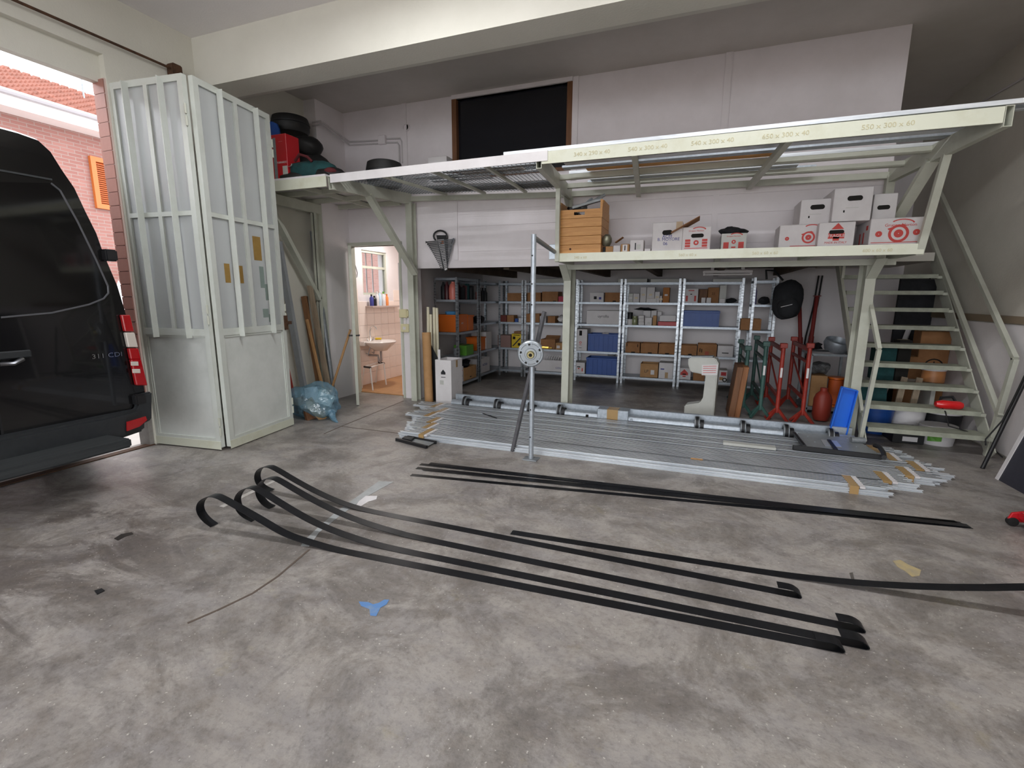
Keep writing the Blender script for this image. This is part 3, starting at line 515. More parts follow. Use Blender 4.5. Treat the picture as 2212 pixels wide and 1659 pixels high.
# ================================================================ VAN
XV, YC = -4.35, 1.72
vn = T('van', 'black delivery van backed into the gateway, rear doors and step facing inside', 'van', (-7, YC, 0))
M_vb = mat('black_van_paint', '#0c0c0e', .16, coat=.6, spec=.5); M_vp = mat('dark_grey_bumper_plastic', '#2b2e31', .5, col2='#24272a', scale=20)
half = [PX(x, y, XV) for x, y in ((40, 281), (84, 297), (111, 322), (136, 362), (163, 401), (187, 452), (211, 500), (226, 543), (257, 615), (282, 699), (301, 762), (313, 825), (319, 860))]
hv = [(p.y-YC, p.z) for p in half]; hv[0] = (hv[0][0], hv[0][1])
ztop = PX(0, 272, XV).z
sec = [(0, ztop+.015)] + hv + [(hv[-1][0], .45)]
def vsec(x, s=1., zs=1., bow=0): return [V((x, YC+y*s, .45+(z-.45)*zs)) for y, z in sec] + [V((x, YC-y*s, .45+(z-.45)*zs)) for y, z in sec[::-1][:-1]]
v = MB(); secs = [vsec(XV-.0, .985, .99), vsec(XV-.05), vsec(XV-3.6), vsec(XV-4.3, .98, .95), vsec(XV-5.1, .93, .62), vsec(XV-5.8, .8, .45)]
rings = [[v.bm.verts.new(p) for p in s] for s in secs]; N_ = len(rings[0])
for a, b in zip(rings, rings[1:]):
    for i in range(N_): v.bm.faces.new((a[i], a[(i+1) % N_], b[(i+1) % N_], b[i]))
v.bm.faces.new(rings[0]); v.bm.faces.new(rings[-1][::-1]); v.build('body', M_vb, vn, smooth=True)
VX = XV+.004
wp = [PX(x, y, VX) for x, y in ((-60, 392), (108, 396), (128, 412), (165, 478), (205, 560), (231, 618), (232, 633), (222, 645), (190, 658), (110, 676), (0, 686), (-60, 688))]
MB().prism(wp, (.012, 0, 0)).build('rear_window', mat('tinted_glass', '#0a0a0c', .06, spec=.6), vn)
rim = [p+V((.012, 0, 0)) for p in wp[1:-1]]; MB().path(rim, .007, 6).build('window_trim', mat('grey_rubber_trim', '#55565a', .35), vn)
ws = [V((p.x, 2*YC-p.y, p.z)) for p in wp][::-1]; MB().prism(ws, (.012, 0, 0)).build('rear_window', MATS['tinted_glass'], vn)
p, q = PX(-60, 357, VX), PX(112, 388, VX); MB().bar(p, q, .01, .012).build('roof_seam', M_vp, vn)
for s, yy in ((1, 0),): MB().box(VX-.002, VX+.004, YC-.006, YC+.006, .55, 2.3).build('door_seam', M_black, vn)
# handle, hinges
p = PX(-10, 770, VX); q = PX(66, 764, VX); MB().box(VX, VX+.02, p.y, q.y, q.z-.025, q.z+.03).build('handle_recess', M_vp, vn, bevel=.008)
p, q = PX(0, 787, VX+.03), PX(50, 779, VX+.03); MB().path([p, p.lerp(q, .5)+V((.02, 0, -.008)), q+V((0, 0, .01))], .016, 8).build('door_handle', mat('dark_chrome', '#74757a', .2, 1.), vn, smooth=True)
for px0, py0 in ((236, 552), (300, 862)):
    c = PX(px0, py0, VX); MB().box(VX-.02, VX+.05, c.y-.05, c.y+.035, c.z-.045, c.z+.045).build('door_hinge', M_black, vn, bevel=.01)
p = PX(232, 768, VX+.002); text('311 CDI', .05, p, (0, 1, 0), (0, 0, 1), M_chrome, vn, sx=1.25)
# lamp cluster
def lamp(name, pts, m, x=VX, d=.035): return MB().prism([PX(a, b, x) for a, b in pts], (d, 0, 0)).build(name, m, vn, bevel=.006)
M_lred = mat('red_lamp_plastic', '#a40c14', .15, coat=1.); M_lwh = mat('clear_lamp_plastic', '#cfc6bd', .2, coat=1.)
L_ = lambda y: 257+(y-680)*.215; R_ = lambda y: 276+(y-680)*.25
def band(y0, y1): return [(L_(y0), y0), (R_(y0), y0), (R_(y1), y1), (L_(y1), y1)]
lamp('tail_lamp', band(680, 716), M_lred); lamp('turn_lamp', band(718, 750), M_lwh); lamp('tail_lamp', band(752, 776), M_lred); lamp('tail_lamp', band(776, 832), M_lred)
for y0 in (781, 797): lamp('reverse_lamp', [(L_(y0)+3, y0), (R_(y0)-3, y0), (R_(y0)-2, y0+9), (L_(y0)+4, y0+9)], M_lwh, VX+.036, .004)
for p_ in list(vn.children):
    if p_.name.split('.')[0] in ('tail_lamp', 'turn_lamp', 'reverse_lamp', 'door_hinge'):       # the other side's lamps
        c = p_.copy(); c.data = p_.data.copy(); sc.collection.objects.link(c); c.parent = vn; c.location = (p_.location.x, -p_.location.y, p_.location.z)
        for v_ in c.data.vertices: v_.co.y *= -1
        c.data.flip_normals()
# bumper: wraps the corner; red reflector; rubber step
bt, bb = PX(150, 952, XV+.1).z, PX(257, 944, XV+.1).z
yo = PX(320, 900, XV).y-YC
bm_ = MB(); 
for a0, a1 in (((-yo, .0), (yo, .0)),): pass
out = [(-5.4, yo+.0), (XV-.1, yo+.02), (XV+.04, yo-.04), (XV+.1, yo-.22), (XV+.12, 0), (XV+.1, -yo+.22), (XV+.04, -yo+.04), (XV-.1, -yo-.02), (-5.4, -yo)]
zl, zh = .36, .56
bm_.hexa([(x, YC+y*.97, zl) for x, y in out], [(x, YC+y, zh) for x, y in out]).build('bumper', M_vp, vn, bevel=.02)
MB().prism([PX(x, y, XV+.0) for x, y in ((321, 845), (321, 905), (262, 935), (222, 940), (262, 905), (287, 880), (297, 850))], (.05, 0, 0)).build('bumper_corner', M_vp, vn, bevel=.012)
r = [PX(x, y, XV+.115) for x, y in ((273, 911), (313, 899), (316, 907), (300, 921), (273, 931))]; MB().prism(r, (.012, 0, 0)).build('reflector', M_lred, vn)
ys = PX(277, 957, XV+.33).y
zst = PX(262, 958, XV+.33).z
MB().box(XV+.1, XV+.38, 2*YC-ys, ys, zst-.035, zst+.035).build('rear_step', mat('ribbed_step_rubber', '#34383a', .75, col2='#2a2d2f', scale=8, stretch=(6, .3, 6)), vn, bevel=.012)
for y in (YC-.45, YC+.45): MB().box(XV-.6, XV+.2, y-.04, y+.04, zst-.07, zst-.035).build('step_bracket', M_vp, vn)
for x in (XV-1.1, XV-4.7):
    for y in (YC-.95, YC+.72): MB().lathe([(.0, 0), (.3, 0), (.345, .04), (.345, .19), (.3, .23), (.0, .23)], (x, y, .345), (0, 1, 0), 24).build('wheel', M_rubber, vn, smooth=True)
# ================================================================ POLE WITH DISC, LEANING BAR
pb = PZ(1147, 992); ptop = PY(1154, 506, pb.y).z
pl = T('test_pole', 'galvanised steel pole on a foot plate carrying a round winding disc', 'pole', pb)
MB().tube((pb.x, pb.y, .01), (pb.x, pb.y, ptop), .0225, n=18).build('tube', M_zinc, pl, smooth=True)
MB().box(pb.x-.07, pb.x+.07, pb.y-.06, pb.y+.06, 0, .01).build('foot_plate', M_zinc_dull, pl, bevel=.003)
e = V((SX0, 5.29, ptop-.04)); MB().tube((pb.x, pb.y, ptop-.025), e, .022, n=14).build('tie_tube', M_zinc_dull, pl, smooth=True)
MB().box(e.x-.06, e.x+.05, e.y-.012, e.y+.0, e.z-.08, e.z+.08).build('tie_plate', M_zinc, pl, bevel=.003)
dz = PY(1147, 762, pb.y).z; dc = V((pb.x-.005, pb.y-.03, dz)); ax = V((.28, -.95, -.1)).normalized()
MB().lathe([(.02, -.03), (.112, -.03), (.118, -.02), (.118, .035), (.108, .045), (.095, .045), (.09, .04), (.055, .04), (.05, .055), (.03, .055)], dc, ax, 40).build('disc', mat('cast_zinc', '#a5abb0', .4, .8), pl, smooth=True)
MB().lathe([(.016, .05), (.034, .05), (.034, .075), (.028, .085), (.016, .085), (.016, .06)], dc, ax, 24).build('hub', mat('brass_hub', '#b9ad80', .35, 1.), pl, smooth=True)
MB().lathe([(0, .0), (.015, .0), (.015, .087), (0, .087)], dc, ax, 6).build('bore', M_dark, pl)
a_ = ax.orthogonal().normalized(); b_ = ax.cross(a_)
for i in range(5):
    t = 2*pi*i/5+.3; c = dc+ax*.046+(a_*cos(t)+b_*sin(t))*.088
    MB().lathe([(0, 0), (.009, 0), (.009, .004), (0, .004)], c, ax, 10).build('bolt_hole', M_dark, pl)
    for s_ in (-1, 1):
        c2 = dc+ax*.047+(a_*cos(t+s_*.2)+b_*sin(t+s_*.2))*.09; r_ = (a_*cos(t+s_*.2)+b_*sin(t+s_*.2)); MB().bar(c2-r_*.015, c2+r_*.015, .007, .006, ax).build('rib', M_zinc, pl)
c = dc+a_*.1*0+V((.1, 0, .055)); MB().tube(c, c+V((.07, -.01, .0)), .012, n=10).tube(c+V((.07, -.01, 0)), c+V((.1, -.014, 0)), .007, n=8).build('grease_nipple', mat('brass', '#b99a4a', .3, 1.), pl, smooth=True)
for z in (.22, .48, ptop-.18, ptop-.42, ptop-.6): MB().lathe([(0, 0), (.007, 0), (.007, .003), (0, .003)], (pb.x-.004, pb.y-.0215, z), (0, -1, 0), 8).build('bolt_hole', M_dark, pl)
p = PZ(1107, 975); p = V((p.x, p.y, .0)); q = PY(1176, 673, 4.12); 
o = MB().bar(p, q, .03, .03).build('square_bar', mat('dark_steel', '#707074', .45, .4, col2='#5c5c60', scale=10)); tag(o, 'dark square steel bar leaning against the galvanised pole', 'steel bar')
# ================================================================ GALVANISED PROFILE PILE
tips = [((872, 945), (1942, 1075)), ((890, 925), (1976, 1050)), ((912, 908), (2018, 1030)), ((905, 893), (2015, 1008)), ((940, 884), (1962, 985)), ((926, 872), (1935, 967))]
lbl = ['nearest bundle of galvanised channel profiles on the floor, taped at both ends', 'second bundle of galvanised profiles counted from the camera side of the pile', 'third bundle of galvanised profiles, its right tips reaching furthest towards the stairs', 'fourth bundle of galvanised profiles from the camera side of the floor pile', 'fifth bundle of galvanised profiles, under the grey motor plate', 'rearmost bundle of galvanised profiles, next to the roller shutter shaft']
p00, p01 = PZ(866, 946), PZ(1945, 1078); p10, p11 = PZ(930, 878), PZ(1965, 985)
for b in range(6):
    t = (b+.5)/6; A = p00.lerp(p10, t); B = p01.lerp(p11, t); d = (B-A).normalized(); n = V((-d.y, d.x, 0))
    tl_, tr2 = PZ(*tips[b][0]), PZ(*tips[b][1]); uL = (tl_-A).dot(d)*.7; uR = (tr2-A).dot(d)-.05; Ln = uR-uL
    A = A+d*uL; rt_ = T('profile_bundle', lbl[b], 'profile bundle', A, 'bundles of galvanised profiles in the floor pile')
    wd_ = (p10-p00).length/6; N = 7; pitch = wd_/N-.0003; pr0 = sl0 = None
    ang = math.atan2(d.y, d.x)
    for l in range(3):
        for i in range(N):
            off = R.uniform(-.07, .07); pos = A+n*((i+.5)*pitch-wd_/2)+V((0, 0, .001+l*.0215))+d*off
            if l == 2 and (i+b) % 7 == 0: continue
            if pr0 is None:
                pr0 = MB().chan((0, pitch*.3, .01), (Ln, pitch*.3, .01), .0195, pitch*.6, .003, (0, -1, 0)).build('profile', M_alu, None, origin=(0, 0, 0)); pr0.parent = rt_; pr0.location = pos-A; pr0.rotation_euler = (0, 0, ang)
            else:
                c = inst(pr0, pos, (0, 0, ang))
            if l == 2:  # black strips added in the gaps to stand for the shade between profiles
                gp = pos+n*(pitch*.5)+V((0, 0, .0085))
                if sl0 is None: sl0 = MB().bar((.03, 0, 0), (Ln-.03, 0, 0), pitch*.17, .024).build('gap_shade_strip', M_rubber, None, origin=(0, 0, 0)); sl0.parent = rt_; sl0.location = gp-A; sl0.rotation_euler = (0, 0, ang)
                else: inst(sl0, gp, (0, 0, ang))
    for u in (.22, Ln-.24+R.uniform(-.05, .05)):
        c = A+d*u; MB().hexa([c-n*(wd_/2-.002)+V((0, 0, .0)), c+n*(wd_/2-.002), c+n*(wd_/2-.002)+V((0, 0, .066)), c-n*(wd_/2-.002)+V((0, 0, .066))], [c+d*.06-n*(wd_/2-.002), c+d*.06+n*(wd_/2-.002), c+d*.06+n*(wd_/2-.002)+V((0, 0, .066)), c+d*.06-n*(wd_/2-.002)+V((0, 0, .066))]).build('tape_band', M_tape, rt_)
        MB().hexa([c+d*.065-n*(wd_/2-.003)+V((0, 0, .05)), c+d*.065+n*(wd_/2-.003)+V((0, 0, .05)), c+d*.065+n*(wd_/2-.003)+V((0, 0, .065)), c+d*.065-n*(wd_/2-.003)+V((0, 0, .065))], [c+d*.1-n*(wd_/2-.003)+V((0, 0, .05)), c+d*.1+n*(wd_/2-.003)+V((0, 0, .05)), c+d*.1+n*(wd_/2-.003)+V((0, 0, .066)), c+d*.1-n*(wd_/2-.003)+V((0, 0, .066))]).build('paper_wrap', M_white, rt_)
PT = .068
# loose bits on the pile
p, q = PZ(1043, 893, PT+.004), PZ(1073, 903, PT+.004); tag(MB().bar(p, q, .012, .006).build('black_offcut', M_black), 'thin black offcut lying on the profile pile left of the pole', 'offcut')
p, q = PZ(1562, 956, PT+.012), PZ(1675, 968, PT+.012); tag(MB().bar(p, q, .075, .024).build('pale_channel', M_grey), 'short pale channel lying on the pile before the motor plate', 'steel channel')
p, q = PZ(1492, 990, PT+.004), PZ(1518, 993, PT+.004); tag(MB().bar(p, q, .025, .006).build('wood_offcut', M_tan), 'small light wood offcut lying on the middle of the pile', 'offcut')
# ================================================================ ROLLER SHUTTER SHAFT
A, B = PZ(978, 864, .1), PZ(1845, 944, .1); A = V((A.x, A.y, 0)); B = V((B.x, B.y, 0)); d = (B-A).normalized(); n = V((-d.y, d.x, 0)); Ln = (B-A).length
rs = T('shutter_shaft', 'galvanised roller shutter shaft with pulleys lying behind the profile pile', 'shutter shaft', A)
def shp(px_, py_): p = PZ(px_, py_, .08); return (V((p.x, p.y, 0))-A).dot(d)
MB().tube(A+V((0, 0, .058)), B+V((0, 0, .058)), .055, n=20).build('tube', M_zinc, rs, smooth=True)
MB().bar(A+n*.09+V((0, 0, .085)), B+n*.09+V((0, 0, .085)), .004, .165).bar(A+n*.115+V((0, 0, .166)), B+n*.115+V((0, 0, .166)), .05, .004).build('back_rail', M_zinc, rs)
for i, (a_, b_) in enumerate(((1010, 866), (1075, 873), (1145, 880), (1208, 886), (1500, 912), (1597, 922), (1690, 933), (1785, 942))):
    u = shp(a_, b_); c = A+d*u+V((0, 0, .085))
    MB().lathe([(.056, 0), (.078, 0), (.083, .004), (.083, .052), (.078, .056), (.056, .056)], c, d, 28).build('pulley', M_zinc_dull, rs, smooth=True)
    MB().lathe([(.056, .062), (.066, .062), (.066, .1), (.056, .1)], A+d*u+V((0, 0, .07)), d, 24).build('black_collar', M_black, rs, smooth=True)
    MB().lathe([(.0835, .012), (.085, .012), (.085, .044), (.0835, .044)], c, d, 28).build('pulley_tread', M_black, rs, smooth=True)
u0, u1 = shp(1298, 890), shp(1362, 897); c0, c1 = A+d*u0, A+d*u1
MB().bar(c0+V((0, 0, .09)), c1+V((0, 0, .09)), .15, .17).build('taped_box', M_zinc, rs, bevel=.006); cm = c0.lerp(c1, .32); MB().bar(cm+V((0, 0, .09)), cm+d*.13+V((0, 0, .09)), .156, .176).build('tape_band', M_tape, rs)
for uu in (u0-.14, u1+.02): MB().bar(A+d*uu+V((0, -.0, .06)), A+d*(uu+.03)+V((0, 0, .06)), .14, .05).build('end_clip', M_dark if uu < u0 else M_zinc, rs)
# ================================================================ MOTOR PLATE ON THE PILE, SMALL PLATE BESIDE IT
z0 = PT+.03
mpn = T('motor_plate', 'grey metal motor plate with black edge rails on the right end of the pile', 'plate', PZ(1800, 965, PT))
pts = [PZ(x, y, z0) for x, y in ((1722, 936), (1835, 942), (1893, 978), (1900, 986), (1735, 968))]; MB().prism(pts, (0, 0, .006)).build('plate', M_greysheet, mpn)
MB().path([PZ(x, y, z0+.02) for x, y in ((1716, 936), (1728, 952), (1738, 964))], .018, 8).build('black_edge', M_black, mpn)
MB().bar(PZ(1712, 966, z0-.005), PZ(1905, 988, z0-.005), .03, .045).build('edge_rail', M_black, mpn, bevel=.006)
MB().path([PZ(x, y, z0+.025) for x, y in ((1889, 962), (1900, 966), (1908, 977), (1910, 988))], .02, 8).build('hook', M_black, mpn, smooth=True)
MB().prism([PZ(x, y, z0+.008) for x, y in ((1773, 950), (1807, 953), (1818, 966), (1782, 964))], (0, 0, .004)).build('cut_out', mat('pale_cut_out', '#c9cccf', .3, .5), mpn)
MB().bar(PZ(1790, 951, z0+.014), PZ(1806, 972, z0+.014), .03, .018).build('black_bar', M_black, mpn)
MB().tube(PZ(1838, 950, z0+.03), PZ(1868, 952, z0+.03), .032, n=14).build('spigot', M_zinc_dull, mpn, smooth=True)
for x, y in ((1745, 943), (1760, 955), (1830, 948), (1850, 965)): MB().lathe([(0, 0), (.008, 0), (.008, .004), (0, .004)], PZ(x, y, z0+.006), n=8).build('rivet', M_zinc, mpn)
sp = T('small_plate', 'small grey plate with two black rails at the left end of the pile', 'plate', PZ(900, 957))
MB().prism([PZ(x, y, .012) for x, y in ((874, 944), (941, 955), (921, 966), (860, 950))], (0, 0, .005)).build('plate', M_greysheet, sp)
MB().bar(PZ(856, 949, .016), PZ(922, 966, .016), .025, .03).build('rail', M_black, sp); MB().bar(PZ(880, 944, .016), PZ(942, 956, .016), .02, .03).build('rail', M_black, sp); MB().prism([PZ(x, y, .02) for x, y in ((875, 945), (896, 948), (889, 954), (868, 950))], (0, 0, .02)).build('black_block', M_black, sp, bevel=.004)
# ================================================================ BLACK STEEL STRIPS
def smooth_pts(pts, it=2):
    for _ in range(it):
        o = [pts[0]]
        for a, b in zip(pts, pts[1:]): o += [a.lerp(b, .25), a.lerp(b, .75)]
        pts = o+[pts[-1]]
    return pts
SW = .058
def strip(label, foot, tip, curl, flat_from, grp='curled black strips on the floor', loop=True):
    f, t = PZ(*foot), PZ(*tip); d = (t-f).normalized(); sd = V((-d.y, d.x, 0))
    def onplane(x, y):                                   # in the upright plane the strip bends in
        r = ray(x, y); k = sd.dot(f-EYE)/sd.dot(r); p = EYE+r*k; return V((p.x, p.y, max(p.z, .002)))
    pts = [onplane(*c) for c in curl]; last = pts[-1]; L_ = (t-last).dot(d)
    fl = f+d*((last-f).dot(d)); pts = smooth_pts(pts, 2)
    m = [V((*(f+d*((last-f).dot(d)+L_*k)).xy, max(.002, last.z*(1-k/.25)**2 if k < .25 else .002))) for k in (.03, .06, .1, .15, .2, .25, .4, .6, .8, .97)]
    if not loop: m = m+[f+d*(t-f).dot(d)+V((0, 0, .002))]
    o = MB().ribbon(pts+m+([t+V((0, 0, .003))] if loop else []), sd, SW, .003)
    if loop:
        e = t-d*.0; lp = [e+V((0, 0, .0035)), e+d*.008+V((0, 0, .008)), e+d*.002+V((0, 0, .02)), e-d*.025+V((0, 0, .036)), e-d*.05+V((0, 0, .04)), e-d*.1+V((0, 0, .038))]
        o.ribbon(smooth_pts(lp, 1), sd, SW, .003)
    o = o.build('curled_strip', M_blackmetal, smooth=True); return tag(o, label, 'steel strip', grp)
strip('black curled steel strip nearest the camera, its hook furthest left', (462, 1136), (1815, 1402), [(463, 1135), (447, 1124), (435, 1109), (431, 1096), (434, 1083), (444, 1074), (457, 1069), (472, 1070), (515, 1094), (563, 1121), (617, 1153.6), (671, 1171), (725, 1187), (807, 1209)], 900)
strip('second black curled steel strip from the camera, its end loop beside the nearest one', (549, 1124), (1868, 1395), [(550, 1124), (532, 1115), (518, 1102), (511, 1082), (516, 1066), (527, 1055), (541, 1051), (554, 1053), (617, 1093), (671, 1124), (725, 1148), (807, 1175), (888, 1195)], 900)
strip('third black curled steel strip from the camera, end loop alone behind the front pair', (587, 1097), (1860, 1360), [(588, 1096), (575, 1090), (562, 1075), (557, 1057), (562, 1043), (572, 1034), (585, 1031), (598, 1033), (644, 1061), (698, 1091), (752, 1115.6), (807, 1135), (874, 1154)], 900)
strip('furthest black curled steel strip with the tallest hook and the shortest reach', (584, 1062), (1725, 1287), [(587, 1060), (573, 1055), (560, 1045), (555, 1031), (557, 1019), (564, 1010), (576, 1006), (590, 1008), (644, 1041), (698, 1069), (752, 1091), (807, 1107.5), (888, 1124)], 900)
f, t = PZ(1105, 1150), PZ(1990, 1290); d = (t-f).normalized(); sd = V((-d.y, d.x, 0))
pts = [f+V((0, 0, .002)), f.lerp(t, .4)+V((0, 0, .002)), f.lerp(t, .62)+V((0, 0, .002))]
for u, z in ((.72, .006), (.84, .02), (.95, .045), (1.08, .09), (1.22, .16), (1.36, .27), (1.48, .4), (1.55, .5)): pts.append(f+d*((t-f).length*u)+V((0, 0, z)))
tag(MB().ribbon(smooth_pts(pts, 1), sd, SW, .003).build('rising_strip', M_blackmetal, smooth=True), 'single black steel strip whose right end lifts off the floor and runs out of view', 'steel strip')
for i, (a, b, z) in enumerate((((908, 1003), (2078, 1131), .002), ((928, 1002), (2092, 1137), .0055), ((900, 1011), (2066, 1128), .002), ((915, 1015), (2085, 1137), .0095), ((888, 1026), (2097, 1139), .002))):
    p, q = PZ(*a)+V((0, 0, z)), PZ(*b)+V((0, 0, z)); sd = (q-p).cross(V((0, 0, 1)))
    nm = ['uppermost', 'second', 'third', 'fourth', 'lowest'][i]
    tag(MB().ribbon([p, p.lerp(q, .5), q], -sd, .05, .003).build('flat_strip', M_blackmetal), 'straight black strip in the set before the pile, %s of five at its left end' % nm, 'steel strip', 'straight black strips before the pile')
# ================================================================ MARKS ON THE FLOOR
def mark(name, label, cat, pts, m, z=.0016): return tag(MB().prism([PZ(*p)+V((0, 0, .0004)) for p in pts], (0, 0, z)).build(name, m), label, cat)
mark('grey_tape', 'grey tape strip stuck on the floor under the curled strips', 'tape', ((818, 1040), (850, 1041), (792, 1073), (735, 1114), (690, 1150), (668, 1180), (650, 1180), (655, 1170), (690, 1137), (730, 1103)), mat('grey_floor_tape', '#a9acad', .5, col2='#96999a', scale=8))
mark('torn_white_tape', 'torn white scrap stuck on the grey floor tape', 'tape', ((790, 1072), (815, 1072), (813, 1079), (796, 1084), (780, 1094), (768, 1094), (775, 1084)), M_white, .0032)
mark('white_line', 'faded white painted line on the floor by the strip hooks', 'floor marking', ((474, 1094), (590, 1038), (596, 1040), (484, 1096)), mat('faded_white_paint', '#bdbab6', .7, col2='#a8a29b', scale=10))
mark('blue_paint_mark', 'blue three-armed paint splash on the concrete floor', 'paint mark', ((775, 1300), (795, 1301), (806, 1306), (818, 1303), (830, 1296), (841, 1296), (835, 1306), (822, 1313), (813, 1331), (800, 1330), (798, 1316), (780, 1309)), mat('blue_floor_paint', '#5b86bd', .6, col2='#8f9aa0', scale=14, contrast=(.5, .75)))
mark('yellow_paint_mark', 'pale yellow paint patch on the floor at right', 'paint mark', ((1928, 1212), (1945, 1210), (1962, 1220), (1990, 1232), (1986, 1244), (1970, 1246), (1955, 1234), (1938, 1224)), mat('yellow_floor_paint', '#b5a274', .7, col2='#9f947c', scale=14))
mark('black_scrap', 'small black scrap lying on the bare floor at lower left', 'scrap', ((204, 1277), (220, 1272), (226, 1277), (210, 1285)), M_black, .004)
mark('dark_scuff', 'short dark scuff on the floor behind the rising strip', 'floor marking', ((1835, 1238), (1842, 1237), (1846, 1254), (1840, 1255)), mat('dark_floor_stain', '#55504b', .8))
mark('oil_stain', 'black oil stain on the floor at left behind the scrap', 'stain', ((246, 1164), (262, 1154), (285, 1150), (288, 1154), (270, 1160), (255, 1168)), mat('black_oil', '#2c2825', .4))
# ================================================================ MACHINE FRAME, BOARDS, TRESTLES, CART
ym = 6.42
cf = T('machine_frame', 'pale grey C-shaped cast machine frame standing on the floor behind the shaft', 'machine frame', PY(1515, 905, ym))
def z6(x, y): return PY(1220+.226*x, 560+.226*y, ym)
poly = [z6(*p) for p in ((1180, 945), (1440, 945), (1470, 1000), (1458, 1120), (1440, 1300), (1420, 1530), (1135, 1510), (1142, 1412), (1290, 1392), (1318, 1340), (1345, 1112), (1200, 1082), (1178, 1005))]
zmin = min(p.z for p in poly); poly = [V((p.x, p.y, max(p.z-zmin, 0) if p.z-zmin < .3 else p.z-zmin*(1-min(1, (p.z-zmin)/.8)))) for p in poly]
MB().prism(poly, (.03, .2, 0)).build('casting', M_grey, cf, bevel=.012)
tp = [p+V((0, -.003, 0)) for p in (z6(1310, 1010), z6(1468, 1005), z6(1456, 1108), z6(1308, 1108))]; MB().prism(tp, (0, .003, 0)).build('paper_label', M_white, cf)
for i in range(4): a, b = tp[0].lerp(tp[3], .15+.2*i), tp[1].lerp(tp[2], .15+.2*i); MB().bar(a.lerp(b, .08)+V((0, -.001, 0)), a.lerp(b, .9)+V((0, -.001, 0)), .001, .006).build('print_line', M_red, cf)
MB().prism([p+V((0, 0, .002)) for p in (poly[0]+V((.03, .03, 0)), poly[1]+V((-.03, .03, 0)), poly[1]+V((-.01, .17, 0)), poly[0]+V((.05, .17, 0)))], (0, 0, .015)).build('top_plate', M_greysheet, cf)
for i, (xa, xb, xc, xd) in enumerate(((1553, 1605, 1590, 1540), (1652, 1700, 1660, 1600))):
    yb_ = 6.5+i*.03; A = PY(1220+.226*xa, 905, yb_); x0 = PY(1572+i*12, 905, yb_).x; zt = PY(1590+i*14, 793, yb_).z
    o = MB().hexa([(x0, yb_, 0), (x0+.07, yb_, 0), (x0+.07, yb_+.5, 0), (x0, yb_+.5, 0)], [(x0+.06, yb_, zt), (x0+.13, yb_, zt), (x0+.13, yb_+.5, zt), (x0+.06, yb_+.5, zt)]).build('thick_board', M_woodd if i == 0 else mat('orange_brown_board', '#9a6640', .6, col2='#85552f', scale=6, stretch=(6, 6, .6)), bevel=.004)
    tag(o, ('thick brown board standing on edge next to the grey machine frame', 'thick orange brown board standing between its twin and the green trestles')[i], 'board', 'thick boards standing by the trestles')
def trestle(label, base, top, back, m):
    b = PZ(*base); yt = b.y; zt = PY(*top, yt).z; xt = PY(*top, yt).x
    bx = b.x; r = ray(*back); k = (bx+.0)/r.x if abs(r.x) > 1e-3 else 1; yk = yt+1.0
    t = T('trestle', label, 'trestle', b, 'builder trestles in front of the stairs')
    for y in (yt, yk): 
        MB().tube((bx, y, .1), (bx, y, zt), .024, n=12).build('post', m, t, smooth=True)
        MB().box(bx-.04, bx+.04, y-.03, y+.03, zt-.0, zt+.06).build('top_socket', m, t, bevel=.006)
        f = MB()
        for a in (pi*.25, pi*.75, pi*1.25, pi*1.75): f.bar((bx, y, .16), (bx+.16*cos(a), y+.12*sin(a), .006), .02, .03)
        f.build('foot', m, t)
    for z, h in ((zt-.02, .05), (zt-.17, .03), (.3, .035)): MB().bar((bx, yt, z), (bx, yk, z), .03, h).build('cross_rail', m, t)
    MB().bar((bx, yt, .34), (bx, yk, zt-.2), .015, .025).build('diagonal', m, t)
    MB().box(bx-.012, bx+.012, yt-.027, yt-.023, zt-.36, zt-.24).build('sticker', M_white, t)
trestle('green builder trestle next to the standing boards', (1603, 896), (1618, 757), (1590, 735), M_tgreen)
trestle('second green builder trestle, between the first green one and the red ones', (1640, 902), (1652, 748), (1622, 735), M_tgreen)
trestle('red builder trestle beside the green pair', (1676, 908), (1693, 752), (1652, 738), M_redp)
trestle('red builder trestle nearest the blue trough', (1731, 914), (1752, 752), (1702, 740), M_redp)
ct = T('tool_cart', 'grey tubular cart loaded with boxes and tools behind the red trestles', 'cart', (1.72, 7.45, 0))
cx0, cx1, cy0, cy1, czt = 1.48, 1.95, 7.2, 7.75, .78
for x in (cx0, cx1):
    for y in (cy0, cy1): MB().box(x-.015, x+.015, y-.015, y+.015, .0, czt).build('leg', M_zinc_dull, ct)
for z in (.06, czt):
    MB().box(cx0, cx1, cy0-.015, cy0+.015, z-.015, z+.015).box(cx0, cx1, cy1-.015, cy1+.015, z-.015, z+.015).box(cx0-.015, cx0+.015, cy0, cy1, z-.015, z+.015).box(cx1-.015, cx1+.015, cy0, cy1, z-.015, z+.015).build('frame_rail', M_zinc_dull, ct)
MB().box(cx0, cx1, cy0, cy1, .075, .085).build('deck', M_zinc_dull, ct)
o = MB().box(1.51, 1.7, 7.24, 7.6, .086, .5).build('tall_carton', M_tan, bevel=.004); tag(o, 'tall brown carton standing on the tool cart', 'box')
MB().box(1.52, 1.69, 7.237, 7.24, .28, .285).build('tape_seam', M_tape, o)
o = MB().lathe([(.0, 0), (.1, 0), (.1, .02), (.06, .025), (.06, .36), (.1, .365), (.1, .39), (0, .39)], (1.83, 7.38, .086), n=20).build('cable_reel', M_orange, smooth=True); tag(o, 'orange cable reel standing on the cart beside the tall carton', 'reel')
MB().lathe([(.061, .03), (.085, .03), (.088, .2), (.085, .355), (.061, .355)], (1.83, 7.38, .086), n=20).build('cable_coil', mat('orange_cable', '#d2622a', .6), o, smooth=True)
